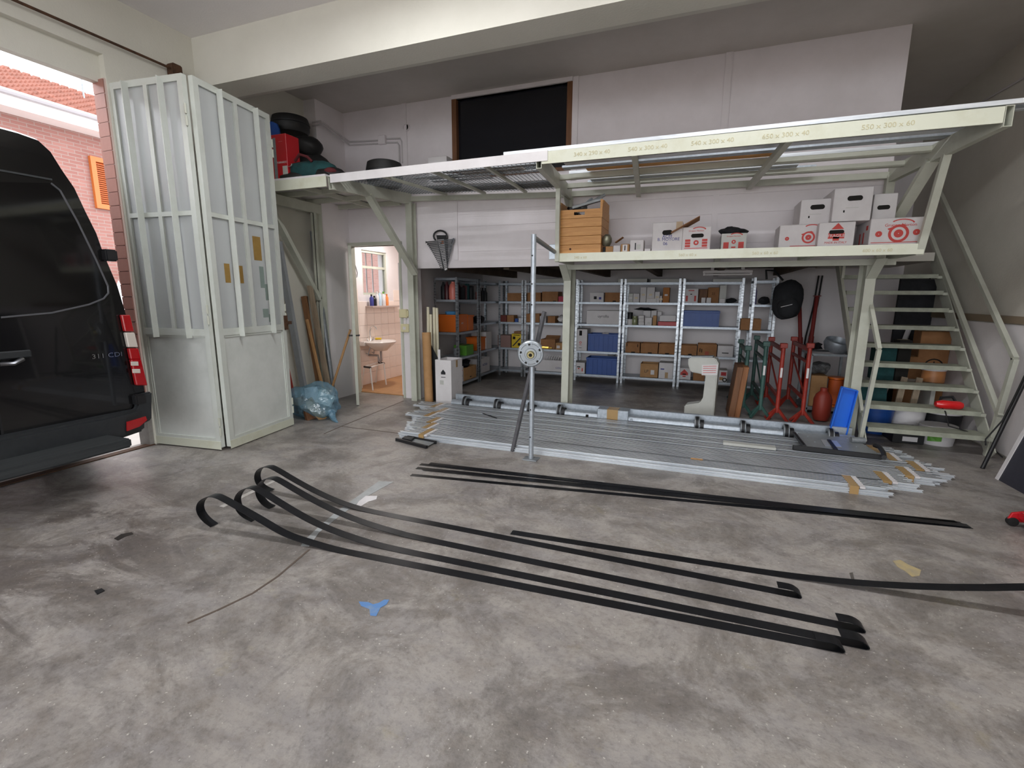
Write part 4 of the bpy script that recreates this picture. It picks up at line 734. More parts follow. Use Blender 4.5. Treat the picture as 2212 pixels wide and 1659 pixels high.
o = MB().blob((1.61, 7.42, .5+.08), (.12, .14, .085), 3, .2, 3, -.08).build('grey_sack', mat('grey_sack_cloth', '#4d4e50', .9, col2='#8a8b8c', scale=9), smooth=True); tag(o, 'crumpled grey sack on top of the tall carton', 'sack')
o = MB().lathe([(0, 0), (.12, .01), (.16, .1), (.15, .16), (.13, .17), (.12, .1), (0, .05)], (1.79, 7.5, .8), (.2, -.3, 1), 20).build('steel_bowl', M_zinc, smooth=True); tag(o, 'dented steel bowl tipped on the top rail of the cart', 'bowl')
o = MB().box(1.52, 1.92, 7.4, 7.42, .8, .82).blob((1.55, 7.55, .86), (.1, .1, .05), 2, .3, 9).build('black_tools', M_black); tag(o, 'heap of dark tools lying across the cart top', 'tools', kind='stuff')
o = MB().lathe([(0, 0), (.08, .02), (.1, .08), (.1, .28), (.08, .34), (.04, .38), (.04, .42), (0, .42)], (1.56, 6.75, 0), n=20).build('red_canister', mat('dull_red_paint', '#8a3022', .5), smooth=True); tag(o, 'red gas canister on the floor behind the blue trough', 'canister')
# blue trough leaning on the right post
bt = T('blue_trough', 'bright blue open trough standing on end against the right platform post', 'trough', PY(1805, 925, 5.78))
pts = [PY(x, y, 5.8) for x, y in ((1817, 835), (1850, 843), (1824, 931), (1789, 921))]; zmn = min(p.z for p in pts[2:]); 
pts[3].z -= zmn; pts[2].z -= zmn; pts[2].z = max(pts[2].z, .0)
nrm = V((0, .07, 0)); MB().prism(pts, (0, .008, 0)).build('back_panel', M_bluebr, bt)
for a, b in ((0, 1), (1, 2), (2, 3), (3, 0)): 
    e = (pts[b]-pts[a]).normalized(); MB().bar(pts[a]+V((0, -.025, 0)), pts[b]+V((0, -.025, 0)), .012, .05, (0, 1, 0)).build('rim', M_bluebr, bt)
# ================================================================ BOXES
M_inside = mat('box_inside', '#8d6a48', .85); M_tapec = mat('clear_tape', '#c7b48c', .35)
def carton(label, loc, w_, d_, h, m=None, kind='closed', ex=(), rz=0., name='carton', cat='box', group=None, flap=(), rx=0.):
    m = m or M_brown; t = T(name, label, cat, (0, 0, 0), group); a, b = w_/2, d_/2; th = .006
    if kind == 'closed':
        MB().box(-a, a, -b, b, 0, h).build('body', m, t, bevel=.004)
        MB().box(-a+.004, a-.004, -.02, .02, h-.0005, h+.0008).build('tape_seam', M_tapec, t)
    else:
        MB().box(-a, a, -b, -b+th, 0, h).box(-a, a, b-th, b, 0, h).box(-a, -a+th, -b+th, b-th, 0, h).box(a-th, a, -b+th, b-th, 0, h).box(-a, a, -b, b, 0, th).build('body', m, t)
        if kind == 'open': MB().box(-a+.01, a-.01, -b+.01, b-.01, h*.55, h*.6).build('filling', M_darkgrey, t)
    for f in flap:                                         # raised flaps: (side, tilt, length)
        s, ang, ln = f; c = cos(ang)*ln; z = sin(ang)*ln
        if s == 'b': P = [(-a, b, h), (a, b, h), (a, b+c, h+z), (-a, b+c, h+z)]; vec = (0, .004, 0)
        elif s == 'f': P = [(-a, -b, h), (a, -b, h), (a, -b-c, h+z), (-a, -b-c, h+z)]; vec = (0, -.004, 0)
        elif s == 'l': P = [(-a, -b, h), (-a, b, h), (-a-c, b, h+z), (-a-c, -b, h+z)]; vec = (-.004, 0, 0)
        else: P = [(a, -b, h), (a, b, h), (a+c, b, h+z), (a+c, -b, h+z)]; vec = (.004, 0, 0)
        MB().prism(P, vec).build('flap', m, t)
    FR = {'f': (V((0, -b, 0)), V((1, 0, 0)), V((0, -1, 0))), 'l': (V((-a, 0, 0)), V((0, -1, 0)), V((-1, 0, 0))), 'r': (V((a, 0, 0)), V((0, 1, 0)), V((1, 0, 0)))}
    for e in ex:
        k_, fc, u, v = e[:4]; o, rt, n = FR[fc]; fw = w_ if fc == 'f' else d_; p = o+rt*(u*fw)+V((0, 0, v*h))+n*.0012; up = V((0, 0, 1))
        if k_ == 'slot':                                  # hand hole
            sw, sh = e[4], e[5]; pts = []
            for i in range(16):
                an = 2*pi*i/16; sx_ = (sw/2-sh/2)*(1 if cos(an) > 0 else -1); pts.append(p+rt*(sx_+sh/2*cos(an))+up*(sh/2*sin(an)))
            MB().prism(pts, n*.0015).build('hand_hole', M_dark, t)
        elif k_ == 'rect': MB().bar(p-rt*e[4]/2, p+rt*e[4]/2, .002, e[5], up).build(e[7] if len(e) > 7 else 'print_patch', e[6], t)
        elif k_ == 'poly': MB().prism([p+rt*x+up*z for x, z in e[4]], n*.0012).build('print_mark', e[5], t)
        elif k_ == 'ring':
            r0, r1, mm = e[4:7]; MB().lathe([(r0, 0), (r1, 0), (r1, .0015), (r0, .0015)], p, n, 24).build('print_ring', mm, t)
        elif k_ == 'text': text(e[5], e[4], p+n*.0008, rt, up, e[6], t)
    place(t, loc, rz, rx); return t
def arcp(cx, cz, r0, r1, a0, a1, n=10, ky=.45):
    return [(cx+r0*cos(a0+(a1-a0)*i/n), cz+ky*r0*sin(a0+(a1-a0)*i/n)) for i in range(n+1)]+[(cx+r1*cos(a1-(a1-a0)*i/n), cz+ky*(r1*sin(a1-(a1-a0)*i/n))-.004) for i in range(n+1)]
def boxpx(label, x0, x1, yt, Y, z, m=None, kind='closed', ex=(), d=.3, **kw):
    """box standing on level z whose front lies in plane Y, spanning the given directions"""
    ym_ = PY((x0+x1)/2, yt, Y); zt = ym_.z; zc = (zt+z)/2; yp = pr_y((x0+x1)/2, Y, zc); a, b = PY(x0, yp, Y).x, PY(x1, yp, Y).x
    return carton(label, ((a+b)/2, Y+d/2, z), b-a, d, max(zt-z, .03), m, kind, ex, **kw)
def pr_y(x, Y, z):                                        # picture row of height z in plane Y along column x
    lo, hi = 0., 1659.
    for _ in range(24):
        mid = (lo+hi)/2
        if PY(x, mid, Y).z > z: lo = mid
        else: hi = mid
    return (lo+hi)/2
# ================================================================ SHELVING
def shelf_unit(label, x0, x1, y0, y1, zs, zt, rail=.035):
    t = T('shelving_unit', label, 'shelving unit', ((x0+x1)/2, (y0+y1)/2, 0), 'galvanised shelving units under the mezzanine')
    u = .038
    for x in (x0, x1):
        for y in (y0, y1):
            sx, sy = (1 if x == x0 else -1), (1 if y == y0 else -1)
            MB().box(min(x, x+sx*u), max(x, x+sx*u), min(y, y+sy*.002), max(y, y+sy*.002), 0, zt).box(min(x, x+sx*.002), max(x, x+sx*.002), min(y, y+sy*u), max(y, y+sy*u), 0, zt).build('upright', M_zincp, t)
    for z in zs:
        MB().box(x0+.003, x1-.003, y0+.003, y1-.003, z-.004, z).box(x0+.003, x1-.003, y0+.003, y0+.006, z-rail, z-.004).box(x0+.003, x1-.003, y1-.006, y1-.003, z-rail, z-.004).box(x0+.003, x0+.006, y0+.006, y1-.006, z-rail, z-.004).box(x1-.006, x1-.003, y0+.006, y1-.006, z-rail, z-.004).build('shelf', M_zinc, t)
    return t
M_zincp = mat('perforated_upright_zinc', '#b4b9be', .35, 1., col2='#6e7276', scale=45, stretch=(.3, .3, 1), contrast=(.5, .62))
YS, DS = 8.5, .4
ZS = (.125, .545, 1.03, 1.415, 1.75)
xs = [PY(x, 700, YS).x for x in (1131, 1242, 1343, 1468, 1603)]
ys_ = [6.9, 7.68, YS]
XS = -3.5
shelf_unit('galvanised shelving unit along the store side wall at its near end, orange crate in it', XS-.42, XS, 6.86, 7.66, (.1, .52, .93, 1.45, 1.79), 1.8)
shelf_unit('galvanised shelving unit along the store side wall running into the corner', XS-.42, XS, 7.7, YS+.38, ZS, 1.8)
shelf_unit('galvanised shelving unit on the rear wall beside the corner, yellow case in it', XS+.03, xs[0]-.01, YS, YS+DS, ZS, 1.8)
shelf_unit('galvanised shelving unit on the rear wall behind the test pole', xs[0]+.01, xs[1]-.015, YS, YS+DS, ZS, 1.8)
shelf_unit('galvanised shelving unit on the rear wall with two blue crates one above the other', xs[1]+.0, xs[2]-.012, YS, YS+DS, ZS, 1.81)
shelf_unit('galvanised shelving unit on the rear wall with many small white cartons', xs[2]+.012, xs[3]-.012, YS, YS+DS, ZS, 1.81)
shelf_unit('galvanised shelving unit on the rear wall with one blue crate on its middle shelf', xs[3]+.012, xs[4]-.012, YS, YS+DS, ZS, 1.81)
xh0, xh1 = PY(1620, 700, 8.3).x, PY(1674, 700, 8.3).x
shelf_unit('narrow galvanised shelving unit behind the black backpack', xh0, xh1, 8.3, 8.3+DS, (.125, .545, 1.0, 1.4, 1.76), 1.81)
Z1, Z2, Z3, Z4 = ZS[3]+.001, ZS[2]+.001, ZS[1]+.001, ZS[0]+.001; YI = YS+.03
def crate(label, x0, x1, yt, Y, z, m=None, d=.33, group=None):
    zt = PY((x0+x1)/2, yt, Y).z; yp = pr_y((x0+x1)/2, Y, (z+zt)/2); a, b = PY(x0, yp, Y).x, PY(x1, yp, Y).x; h = zt-z; m = m or M_blue
    t = T('crate', label, 'crate', ((a+b)/2, Y+d/2, z), group); th = .008
    MB().box(a, b, Y+.012, Y+.012+th, z, zt).box(a, b, Y+d-th-.012, Y+d-.012, z, zt).box(a+.012, a+.012+th, Y+.02, Y+d-.02, z, zt).box(b-.012-th, b-.012, Y+.02, Y+d-.02, z, zt).box(a+.012, b-.012, Y+.02, Y+d-.02, z, z+th).build('body', m, t)
    MB().box(a-.005, b+.005, Y, Y+.014, zt-.03, zt+.004).box(a-.005, b+.005, Y+d-.014, Y+d, zt-.03, zt+.004).box(a-.005, a+.012, Y+.014, Y+d-.014, zt-.03, zt+.004).box(b-.012, b+.005, Y+.014, Y+d-.014, zt-.03, zt+.004).build('rim', m, t, bevel=.003)
    for i in range(7): x = a+.03+(b-a-.06)*i/6; MB().box(x-.004, x+.004, Y+.003, Y+.012, z, zt-.03).build('rib', m, t)
    return t
shw = 'shelf'
# --- unit with the blue crates (E)
boxpx('small white carton with a bag on it, upper shelf over the blue crates', 1274, 1304, 632, YI, Z1, M_white, ex=(('rect', 'f', -.1, .45, .05, .05, M_darkgrey), ('rect', 'f', .25, .4, .04, .04, M_ink)))
boxpx('brown open carton right on the upper shelf over the blue crates', 1307, 1341, 632, YI, Z1, M_brown, 'open', ex=(('slot', 'f', .1, .1, .06, .02),))
boxpx('long white carton with a black scribble on the shelf over the blue crates', 1267, 1340, 671, YI, Z2, M_white, ex=(('text', 'f', 0, .58, .07, 'uyrollu', M_black),))
boxpx('upright white carton with a square slot left of the higher blue crate', 1240, 1268, 711, YI, Z3, M_white, ex=(('rect', 'f', 0, .82, .05, .09, M_dark), ('ring', 'f', 0, .38, .012, .022, M_red), ('rect', 'f', 0, .27, .05, .008, M_red), ('rect', 'f', 0, .13, .05, .008, M_black)))
crate('blue plastic crate on the second shelf from below, white rag on its rim', 1270, 1337, 722, YI, Z3)
crate('blue plastic crate on the bottom shelf, coiled cable on its rim', 1266, 1335, 774, YI, Z4)
boxpx('white carton with red print on the bottom shelf beside the lower blue crate', 1237, 1263, 783, YI, Z4, M_white, ex=(('rect', 'f', 0, .6, .06, .018, M_dark), ('rect', 'f', 0, .45, .03, .02, M_red), ('rect', 'f', -.3, .35, .02, .06, M_red), ('rect', 'f', .3, .35, .02, .06, M_red)))
o = MB().blob((PY(1306, 721, YI).x, YI+.06, PY(1306, 722, YI).z+.012), (.06, .05, .02), 2, .3, 2).build('white_rag', M_white, smooth=True); tag(o, 'white rag draped on the rim of the higher blue crate', 'rag')
o = MB().path([V((PY(1319, 776, YI).x+.07*cos(a*.35), YI+.12+.06*sin(a*.35), PY(1319, 772, YI).z+.01+.0015*a)) for a in range(30)], .007, 6).build('cable_coil', M_zinc_dull, smooth=True); tag(o, 'coiled grey cable lying on the rim of the lower blue crate', 'cable')
# --- unit with small cartons (F)
for i, (a, b, t, m, l) in enumerate(((1358, 1367, 634, M_grey, 'grey carton at the left end of the upper shelf of small cartons'), (1367.5, 1381, 634, M_white, 'low white carton second from left on the upper shelf of small cartons'), (1383, 1396, 620, M_white, 'tall white carton left of centre on the upper shelf of small cartons'), (1397, 1414, 620, M_white, 'widest tall white carton on the upper shelf of small cartons'), (1414.5, 1425, 630, M_white, 'middle-height white carton right of the tall ones on the upper shelf'), (1425.5, 1430, 639, M_white, 'tiny white carton between the white ones and the orange brown one'), (1432, 1446, 621, mat('orange_card', '#b0733a', .7), 'orange brown upright carton on the upper shelf of small cartons'))):
    boxpx(l, a, b, t, YI, Z1, m, d=.2, name='small_carton', ex=(('rect', 'f', 0, .5, .05, .03, M_tapec if m is M_white else M_white),))
boxpx('flat white carton lying before the tall white ones on the upper shelf', 1396, 1418, 645, YI-.025, Z1, M_white, d=.02, name='small_carton')
for k_, (a, b, y0, z_) in enumerate(((1379, 1391, 693.5, 0), (1379, 1391, 686, 1), (1379, 1391, 678.5, 2))):
    zz = Z2+k_*.055; boxpx('small white carton, %s of the stack of three beside the jar' % ('bottom', 'middle', 'top')[k_], a, b, pr_y(1385, YI, zz+.053), YI, zz, M_white, d=.18, name='small_carton', group='stack of three white cartons', ex=(('rect', 'f', 0, .5, .06, .012, M_grey),))
boxpx('white carton right of the stack of three on the small carton shelf', 1393, 1408, 686, YI, Z2, M_white, d=.14, name='small_carton', ex=(('rect', 'f', .1, .3, .05, .03, M_grey),))
boxpx('white carton standing tall behind the stack of three', 1389, 1405, 671, YI+.2, Z2, M_white, d=.1, name='small_carton')
boxpx('white carton behind the tan booklet on the small carton shelf', 1406, 1418, 671, YI+.2, Z2, M_white, d=.1, name='small_carton')
boxpx('white carton behind the red flat box on the small carton shelf', 1419.5, 1429, 673, YI+.24, Z2, M_white, d=.08, name='small_carton')
boxpx('tan booklet standing between white cartons and the red flat box', 1410, 1418, 682, YI, Z2, M_tan, d=.14, name='booklet', cat='booklet')
boxpx('flat red box on the small carton shelf, a white box on top', 1421, 1462, 695, YI, Z2, M_redbox, d=.2, name='flat_box'); zt_ = PY(1441, 695, YI).z+.0015
boxpx('white open box lying on the flat red box', 1425, 1460, 682, YI, zt_, M_white, d=.2, kind='tray', name='flat_box')
o = MB().lathe([(0, 0), (.045, 0), (.048, .01), (.048, .1), (.04, .12), (.045, .125), (.045, .15), (0, .15)], (PY(1371, 690, YI+.05).x, YI+.08, Z2), n=18).build('jar', mat('murky_glass', '#8a8f6a', .2, spec=.6), smooth=True); tag(o, 'murky glass jar with a lid left of the stacked white cartons', 'jar')
o = MB().lathe([(0, 0), (.045, 0), (.045, .09), (.043, .095), (0, .095)], (PY(1360, 690, YI+.02).x, YI+.08, Z2), n=18).build('can', M_white, smooth=True); tag(o, 'white can at the left end of the small carton shelf', 'can')
o = MB().lathe([(0, 0), (.045, 0), (.045, .11), (.047, .115), (0, .12)], (PY(1360, 690, YI+.02).x, YI+.08, Z2+.097), n=18).build('can', M_black, smooth=True); tag(o, 'black can stacked on the white can', 'can')
o = MB().blob((PY(1396, 665, YI+.23).x, YI+.26, PY(1396, 668, YI+.23).z), (.16, .05, .025), 2, .4, 5).build('black_cable', M_black, smooth=True); tag(o, 'bunched black cable on top of the white cartons', 'cable')
for i, (a, b, y0, l) in enumerate(((1351, 1382, 741, 'first brown tray carton on the third shelf, two slots in its face'), (1384, 1421, 742, 'middle brown tray carton on the third shelf'), (1423, 1457, 743, 'right brown tray carton on the third shelf'))):
    boxpx(l, a, b, y0, YI, Z3, M_brown, 'open', name='tray_carton', group='brown tray cartons', ex=(('slot', 'f', .05, .06, .07, .025),)+((('rect', 'f', -.4, .8, .012, .05, M_dark), ('rect', 'f', .35, .75, .012, .05, M_dark)) if i == 0 else ()))
boxpx('brown carton with black print and a white patch on the bottom shelf', 1383, 1421, 786, YI, Z4, M_tan, 'open', ex=(('text', 'f', -.15, .45, .07, 'LP', M_black), ('rect', 'f', .2, .4, .06, .08, M_white)), flap=(('f', -1.1, .03),))
boxpx('white carton closed with brown tape on the bottom shelf', 1423, 1454, 784, YI, Z4, M_white, ex=(('rect', 'f', .05, .22, .05, .1, M_tape), ('rect', 'f', -.25, .6, .06, .02, M_ink)), flap=(('b', 1.5, .05),))
# --- unit with blue crate (G)
boxpx('white carton with red print on the upper shelf over the long blue crate', 1478, 1508, 623, YI, Z1, M_white, ex=(('rect', 'f', 0, .85, .09, .012, M_red), ('slot', 'f', 0, .6, .03, .015), ('rect', 'f', -.3, .3, .03, .09, M_red), ('rect', 'f', .3, .3, .03, .09, M_red)))
boxpx('dark brown carton behind two tiny white boxes over the blue crate', 1509, 1528, 625, YI+.12, Z1, M_woodd, d=.2)
boxpx('brown square carton over the blue crate', 1529, 1553, 621, YI+.08, Z1, M_brown, d=.25, ex=(('text', 'f', 0, .6, .05, '22', M_dark),))
boxpx('tall pale carton at the right of the shelf over the blue crate', 1554, 1569, 616, YI+.1, Z1, M_grey, d=.2)
for i, (a, b) in enumerate(((1515, 1524), (1526, 1536))): boxpx('tiny white carton, %s of the pair in front of the brown carton' % ('left', 'right')[i], a, b, 643, YI, Z1, M_white, d=.06, name='small_carton', group='pair of tiny white cartons')
boxpx('tiny white carton alone before the tall pale carton', 1554, 1566, 645, YI, Z1, M_white, d=.06, name='small_carton')
o = MB().blob((PY(1580, 648, YI).x, YI+.12, Z1+.04), (.09, .08, .04), 2, .15, 6, -.04).build('dark_bundle', M_darkgrey, smooth=True); tag(o, 'dark bundle lying at the right end over the blue crate', 'bundle')
crate('long blue plastic crate on the middle shelf near the backpack', 1474, 1554, 672, YI, Z2)
boxpx('brown carton with rags on it beside the two others under the long blue crate', 1470, 1505, 746, YI, Z3, M_brown, 'open', name='tray_carton', ex=(('slot', 'f', .1, .1, .06, .02),))
boxpx('brown carton with two black slots and red stamp under the long blue crate', 1507, 1548, 744, YI, Z3, M_brown, 'open', ex=(('rect', 'f', -.38, .5, .012, .06, M_dark), ('rect', 'f', -.28, .45, .012, .06, M_dark), ('rect', 'f', 0, .25, .06, .06, mat('faded_red_stamp', '#a5523e', .7))))
boxpx('white carton with a black line of print at the right under the long blue crate', 1550, 1584, 747, YI, Z3, M_white, ex=(('rect', 'f', 0, .35, .1, .015, M_black),))
boxpx('white carton with a red arrow on the bottom shelf behind the machine frame', 1464, 1492, 795, YI, Z4, M_white, 'open', ex=(('poly', 'f', 0, .45, [(-.06, .03), (0, .09), (.06, .03), (.06, -.01), (-.06, -.01)], M_red), ('rect', 'f', 0, .3, .05, .02, M_red), ('slot', 'f', 0, .48, .06, .02)))
boxpx('brown carton half hidden behind the machine frame post', 1497, 1522, 806, YI, Z4, M_brown)
boxpx('white carton with red blocks on the bottom shelf beside the standing boards', 1550, 1571, 800, YI, Z4, M_white, ex=(('rect', 'f', .1, .7, .08, .06, M_redbox), ('rect', 'f', -.1, .3, .06, .05, M_tan), ('ring', 'f', .25, .2, .02, .035, M_dark)))
# --- narrow unit (H)
boxpx('brown carton in the narrow shelving unit', 1600, 1644, 689, 8.34, 1.001, M_brown, 'open', d=.3)
o = MB().blob((PY(1652, 640, 8.4).x, 8.45, 1.401+.06), (.09, .08, .06), 2, .25, 8, -.06).build('dark_bundle', M_darkgrey, smooth=True); tag(o, 'dark bundle on the upper shelf of the narrow unit', 'bundle')
o = MB().lathe([(0, 0), (.022, 0), (.022, .2), (.012, .23), (.012, .26), (0, .26)], (PY(1627, 640, 8.36).x+.03, 8.37, 1.401), n=12).build('bottle', mat('violet_bottle', '#7a76a0', .3), smooth=True); tag(o, 'violet plastic bottle in the narrow shelving unit', 'bottle')
# --- unit behind the pole (D) and corner unit (C)
boxpx('brown carton left of the test pole on the upper shelf', 1139, 1168, 632, YI, Z1, M_brown, 'open')
boxpx('brown carton right of the test pole on the upper shelf', 1171, 1205, 630, YI, Z1, M_brown, 'open', ex=(('rect', 'f', .3, .05, .06, .015, M_dark),))
boxpx('crumpled pink red packet at the end of the upper shelf behind the mid post', 1206, 1219, 640, YI, Z1, mat('pink_red_card', '#b83a52', .6), d=.15, name='packet', cat='packet')
boxpx('brown carton on the shelf behind the upper part of the test pole', 1137, 1165, 678, YI, Z2, M_brown, 'open')
boxpx('white label carton behind the leaning square bar', 1166, 1179, 683, YI, Z2, M_white, d=.2, ex=(('rect', 'f', 0, .5, .06, .04, M_ink),))
boxpx('low brown carton right of the leaning square bar', 1183, 1199, 683, YI, Z2, M_brown, d=.25)
o = MB().blob((PY(1209, 690, YI).x, YI+.12, Z2+.07), (.08, .1, .075), 2, .2, 12, -.07).build('white_bag', M_white, smooth=True); tag(o, 'white crumpled bag at the right end of the shelf behind the mid post', 'bag')
boxpx('brown open carton right of the winding disc', 1168, 1199, 733, YI, Z3, M_brown, 'open', flap=(('b', .5, .1),))
boxpx('low beige carton next to the brown one right of the winding disc', 1200, 1220, 741, YI, Z3, M_tan, d=.25, ex=(('rect', 'f', -.2, .4, .06, .05, M_white),))
o = boxpx('long white open box holding coiled tubing, behind the winding disc', 1158, 1219, 778, YI, Z4, M_white, 'open', ex=(('text', 'f', .35, .35, .05, 'COLOR', M_ink),), d=.34, name='long_box')
hz = PY(1190, 778, YI).z
for i in range(9):
    x = PY(1176+i*5, 775, YI).x; tag(MB().path([V((x+.012*i*.2+.05*cos(a), YI+.17+.13*cos(a*.5+.3*i)*.4, hz-.03+.1*abs(sin(a)))) for a in [k_*pi/8 for k_ in range(9)]], .009, 6).build('tube_loop', M_white, smooth=True), 'white tubing loop in the long white box, number %s from its left end' % ('one', 'two', 'three', 'four', 'five', 'six', 'seven', 'eight', 'nine')[i], 'tube', 'tubing loops in the long white box')
boxpx('brown carton on the upper shelf of the corner unit', 1096, 1128, 633, YI, Z1, M_brown, 'open')
boxpx('dark red carton on the shelf in the corner', 1078, 1094, 681, YI, Z2, mat('dark_red_card', '#6b2f28', .7), d=.2)
boxpx('brown carton beside the dark red one in the corner', 1095, 1110, 681, YI, Z2, M_brown, d=.2)
boxpx('small blue and white packet near the corner uprights', 1112, 1119, 688, YI, Z2, M_blue, d=.08, name='packet', cat='packet')
boxpx('small white packet next to the blue packet near the corner uprights', 1120, 1127, 687, YI, Z2, M_white, d=.08, name='packet', cat='packet')
boxpx('dull pinkish carton with a clear cover on the third corner shelf', 1075, 1103, 724, YI, Z3, mat('dusty_pink_card', '#8d6f68', .6), d=.25)
boxpx('brown carton behind the yellow case', 1110, 1128, 716, YI+.16, Z3, M_brown, d=.2)
o = boxpx('yellow case with a black diagonal on the third shelf of the corner unit', 1105, 1127, 721, YI, Z3, M_yellow, d=.12, name='tool_case', cat='tool case', ex=(('poly', 'f', 0, .45, [(-.09, -.09), (-.06, -.09), (.09, .07), (.06, .07)], M_black), ('rect', 'f', -.25, .7, .05, .05, M_dark), ('rect', 'f', .25, .25, .05, .05, M_dark), ('rect', 'f', 0, .9, .12, .012, M_dark)))
# --- side wall units (A, B): things seen through the open fronts
XI = XS-.03
def sideb(label, y0, y1, z, h, m, kind='closed', ex=(), d=.3, **kw): return carton(label, (XI-d/2, (y0+y1)/2, z), y1-y0, d, h, m, kind, ex, rz=pi/2, **kw)
zA = (.101, .521, .931, 1.451)
for i in range(6):
    y = 6.95+i*.1; x = XI-.2-(i % 2)*.12
    if i == 3: continue
    o = MB().lathe([(0, 0), (.04, 0), (.042, .02), (.042, .2), (.02, .25), (.018, .28), (0, .28)], (x, y, zA[3]), n=12).build('dark_bottle', M_black if i % 2 else mat('dark_red_plastic', '#4a1c22', .4), smooth=True); tag(o, 'dark bottle in the near top shelf row, %s from the near end' % ('first', 'second', 'third', '', 'fourth', 'fifth')[i], 'bottle', 'dark bottles on the near top shelf')
cy = 6.93; o = MB().lathe([(0, 0), (.062, 0), (.068, .03), (.068, .17), (.055, .23), (.03, .26), (.03, .28), (0, .28)], (XI-.08, cy, zA[3]), n=20).build('pink_canister', mat('salmon_plastic', '#d4786a', .4), smooth=True); tag(o, 'salmon pink plastic canister on the near top shelf behind the front upright', 'canister')
for i in range(5):
    y = 7.25+i*.085; o = MB().box(-.03, .03, -.03, .03, 0, .2+.03*(i % 3)).build('packet', (M_darkgrey, mat('dark_red_plastic', '#4a1c22'), M_teal, M_black, M_darkgrey)[i], bevel=.006); o.location = (XI-.07, y, zA[3]); tag(o, 'dark upright packet on the near top shelf, '+('first', 'dark red one, second', 'teal one, third', 'fourth', 'fifth')[i]+' from the first upright', 'packet', 'dark packets on the near top shelf')
def side_crate(label, y0, y1, z, h, m, d=.34):
    t = T('crate', label, 'crate', (0, 0, 0)); a = (y1-y0)/2; b = d/2; th = .007; o_ = .012
    MB().hexa([(-a+o_, -b+o_, 0), (a-o_, -b+o_, 0), (a-o_, b-o_, 0), (-a+o_, b-o_, 0)], [(-a, -b, th), (a, -b, th), (a, b, th), (-a, b, th)]).box(-a, a, -b, -b+th, th, h).box(-a, a, b-th, b, th, h).box(-a, -a+th, -b+th, b-th, th, h).box(a-th, a, -b+th, b-th, th, h).build('body', m, t)
    MB().box(-a-.012, a+.012, -b-.012, -b, h-.025, h).box(-a-.012, a+.012, b, b+.012, h-.025, h).box(-a-.012, -a, -b, b, h-.025, h).box(a, a+.012, -b, b, h-.025, h).build('rim', m, t, bevel=.003)
    return place(t, (XI-b, (y0+y1)/2, z), pi/2)
c_ = side_crate('large orange crate at the near end of the side shelving, blue bowl in it', 6.9, 7.26, zA[2], .28, M_orange, .36); 
text('ASIC', .04, (.0, -.182, .14), (1, 0, 0), (0, 0, 1), M_white, c_); MB().box(-.16, .16, -.16, .16, .2, .22).build('filling', M_darkgrey, c_)
side_crate('second orange crate behind the large one', 7.29, 7.5, zA[2], .26, M_orange, .3)
o = MB().lathe([(0, .02), (.06, .0), (.09, .04), (.1, .07), (.09, .08), (0, .085)], (XI-.17, 7.02, zA[2]+.25), n=22).build('blue_bowl', mat('pale_blue_plastic', '#5fa6dd', .35), smooth=True); tag(o, 'pale blue bowl lying upside down in the large orange crate', 'bowl')
sideb('green carton on the side shelf below the orange crates', 7.22, 7.5, zA[1], .17, M_greenp, d=.24)
sideb('white carton with dark print at the bottom of the side shelving, near end', 6.92, 7.1, zA[0], .26, M_white, ex=(('ring', 'f', 0, .4, .03, .045, M_dark), ('rect', 'f', 0, .75, .1, .02, M_red)))
sideb('brown open carton full of dark parts at the bottom of the side shelving', 7.14, 7.6, zA[0], .22, M_tan, 'open', ex=(('slot', 'f', 0, .2, .06, .02),), d=.34)
o = MB().blob((XI-.17, 7.36, zA[0]+.25), (.13, .18, .06), 2, .35, 21).build('dark_parts', M_darkgrey, smooth=True); tag(o, 'heap of dark machine parts in the brown carton on the side shelf', 'machine parts', kind='stuff')
o = MB().lathe([(0, 0), (.05, 0), (.055, .02), (.055, .14), (0, .15)], (XI-.1, 7.06, zA[1]), n=16).build('paint_can', M_zinc_dull, smooth=True); tag(o, 'dull metal paint can on the shelf below the large orange crate', 'can')
sideb('white open carton at the bottom of the corner side unit', 7.76, 8.2, Z4, .27, M_white, 'open', ex=(('text', 'f', .0, .55, .06, 'ACTUA', M_ink),), d=.3)
side_crate('orange crate in the corner side unit beside a white carton', 7.76, 8.0, Z3, .24, M_orange, .26)
sideb('white carton behind the orange crate in the corner side unit', 8.04, 8.3, Z3, .32, M_white, d=.3)
for i in range(4):
    o = MB().lathe([(0, 0), (.035, 0), (.036, .02), (.036, .15), (.014, .2), (.014, .24), (0, .24)], (XI-.06, 7.82+i*.11, Z1), n=12).build('bottle', (mat('red_label_plastic', '#a8463a', .4), M_black, M_darkgrey, M_black)[i], smooth=True); tag(o, 'bottle on the top shelf of the corner side unit, '+('red labelled one', 'second from the front', 'third from the front', 'rearmost')[i], 'bottle', 'bottles on the corner top shelf')
o = MB().blob((XI-.14, 7.95, Z2+.06), (.13, .2, .07), 2, .3, 31, -.06).build('dark_hoses', M_black, smooth=True); tag(o, 'tangle of dark hoses on the middle shelf of the corner side unit', 'hoses', kind='stuff')
# long cartons on top of the shelving
for i, (a, b) in enumerate(((1150, 1218), (1335, 1398), (1405, 1480), (1540, 1605))): boxpx('long pale carton lying on top of the rear shelving, number %s from the left' % ('one', 'two', 'three', 'four')[i], a, b, 602, YI, ZS[4]+.001, M_grey, d=.3, name='long_carton', group='long cartons on top of the shelving')
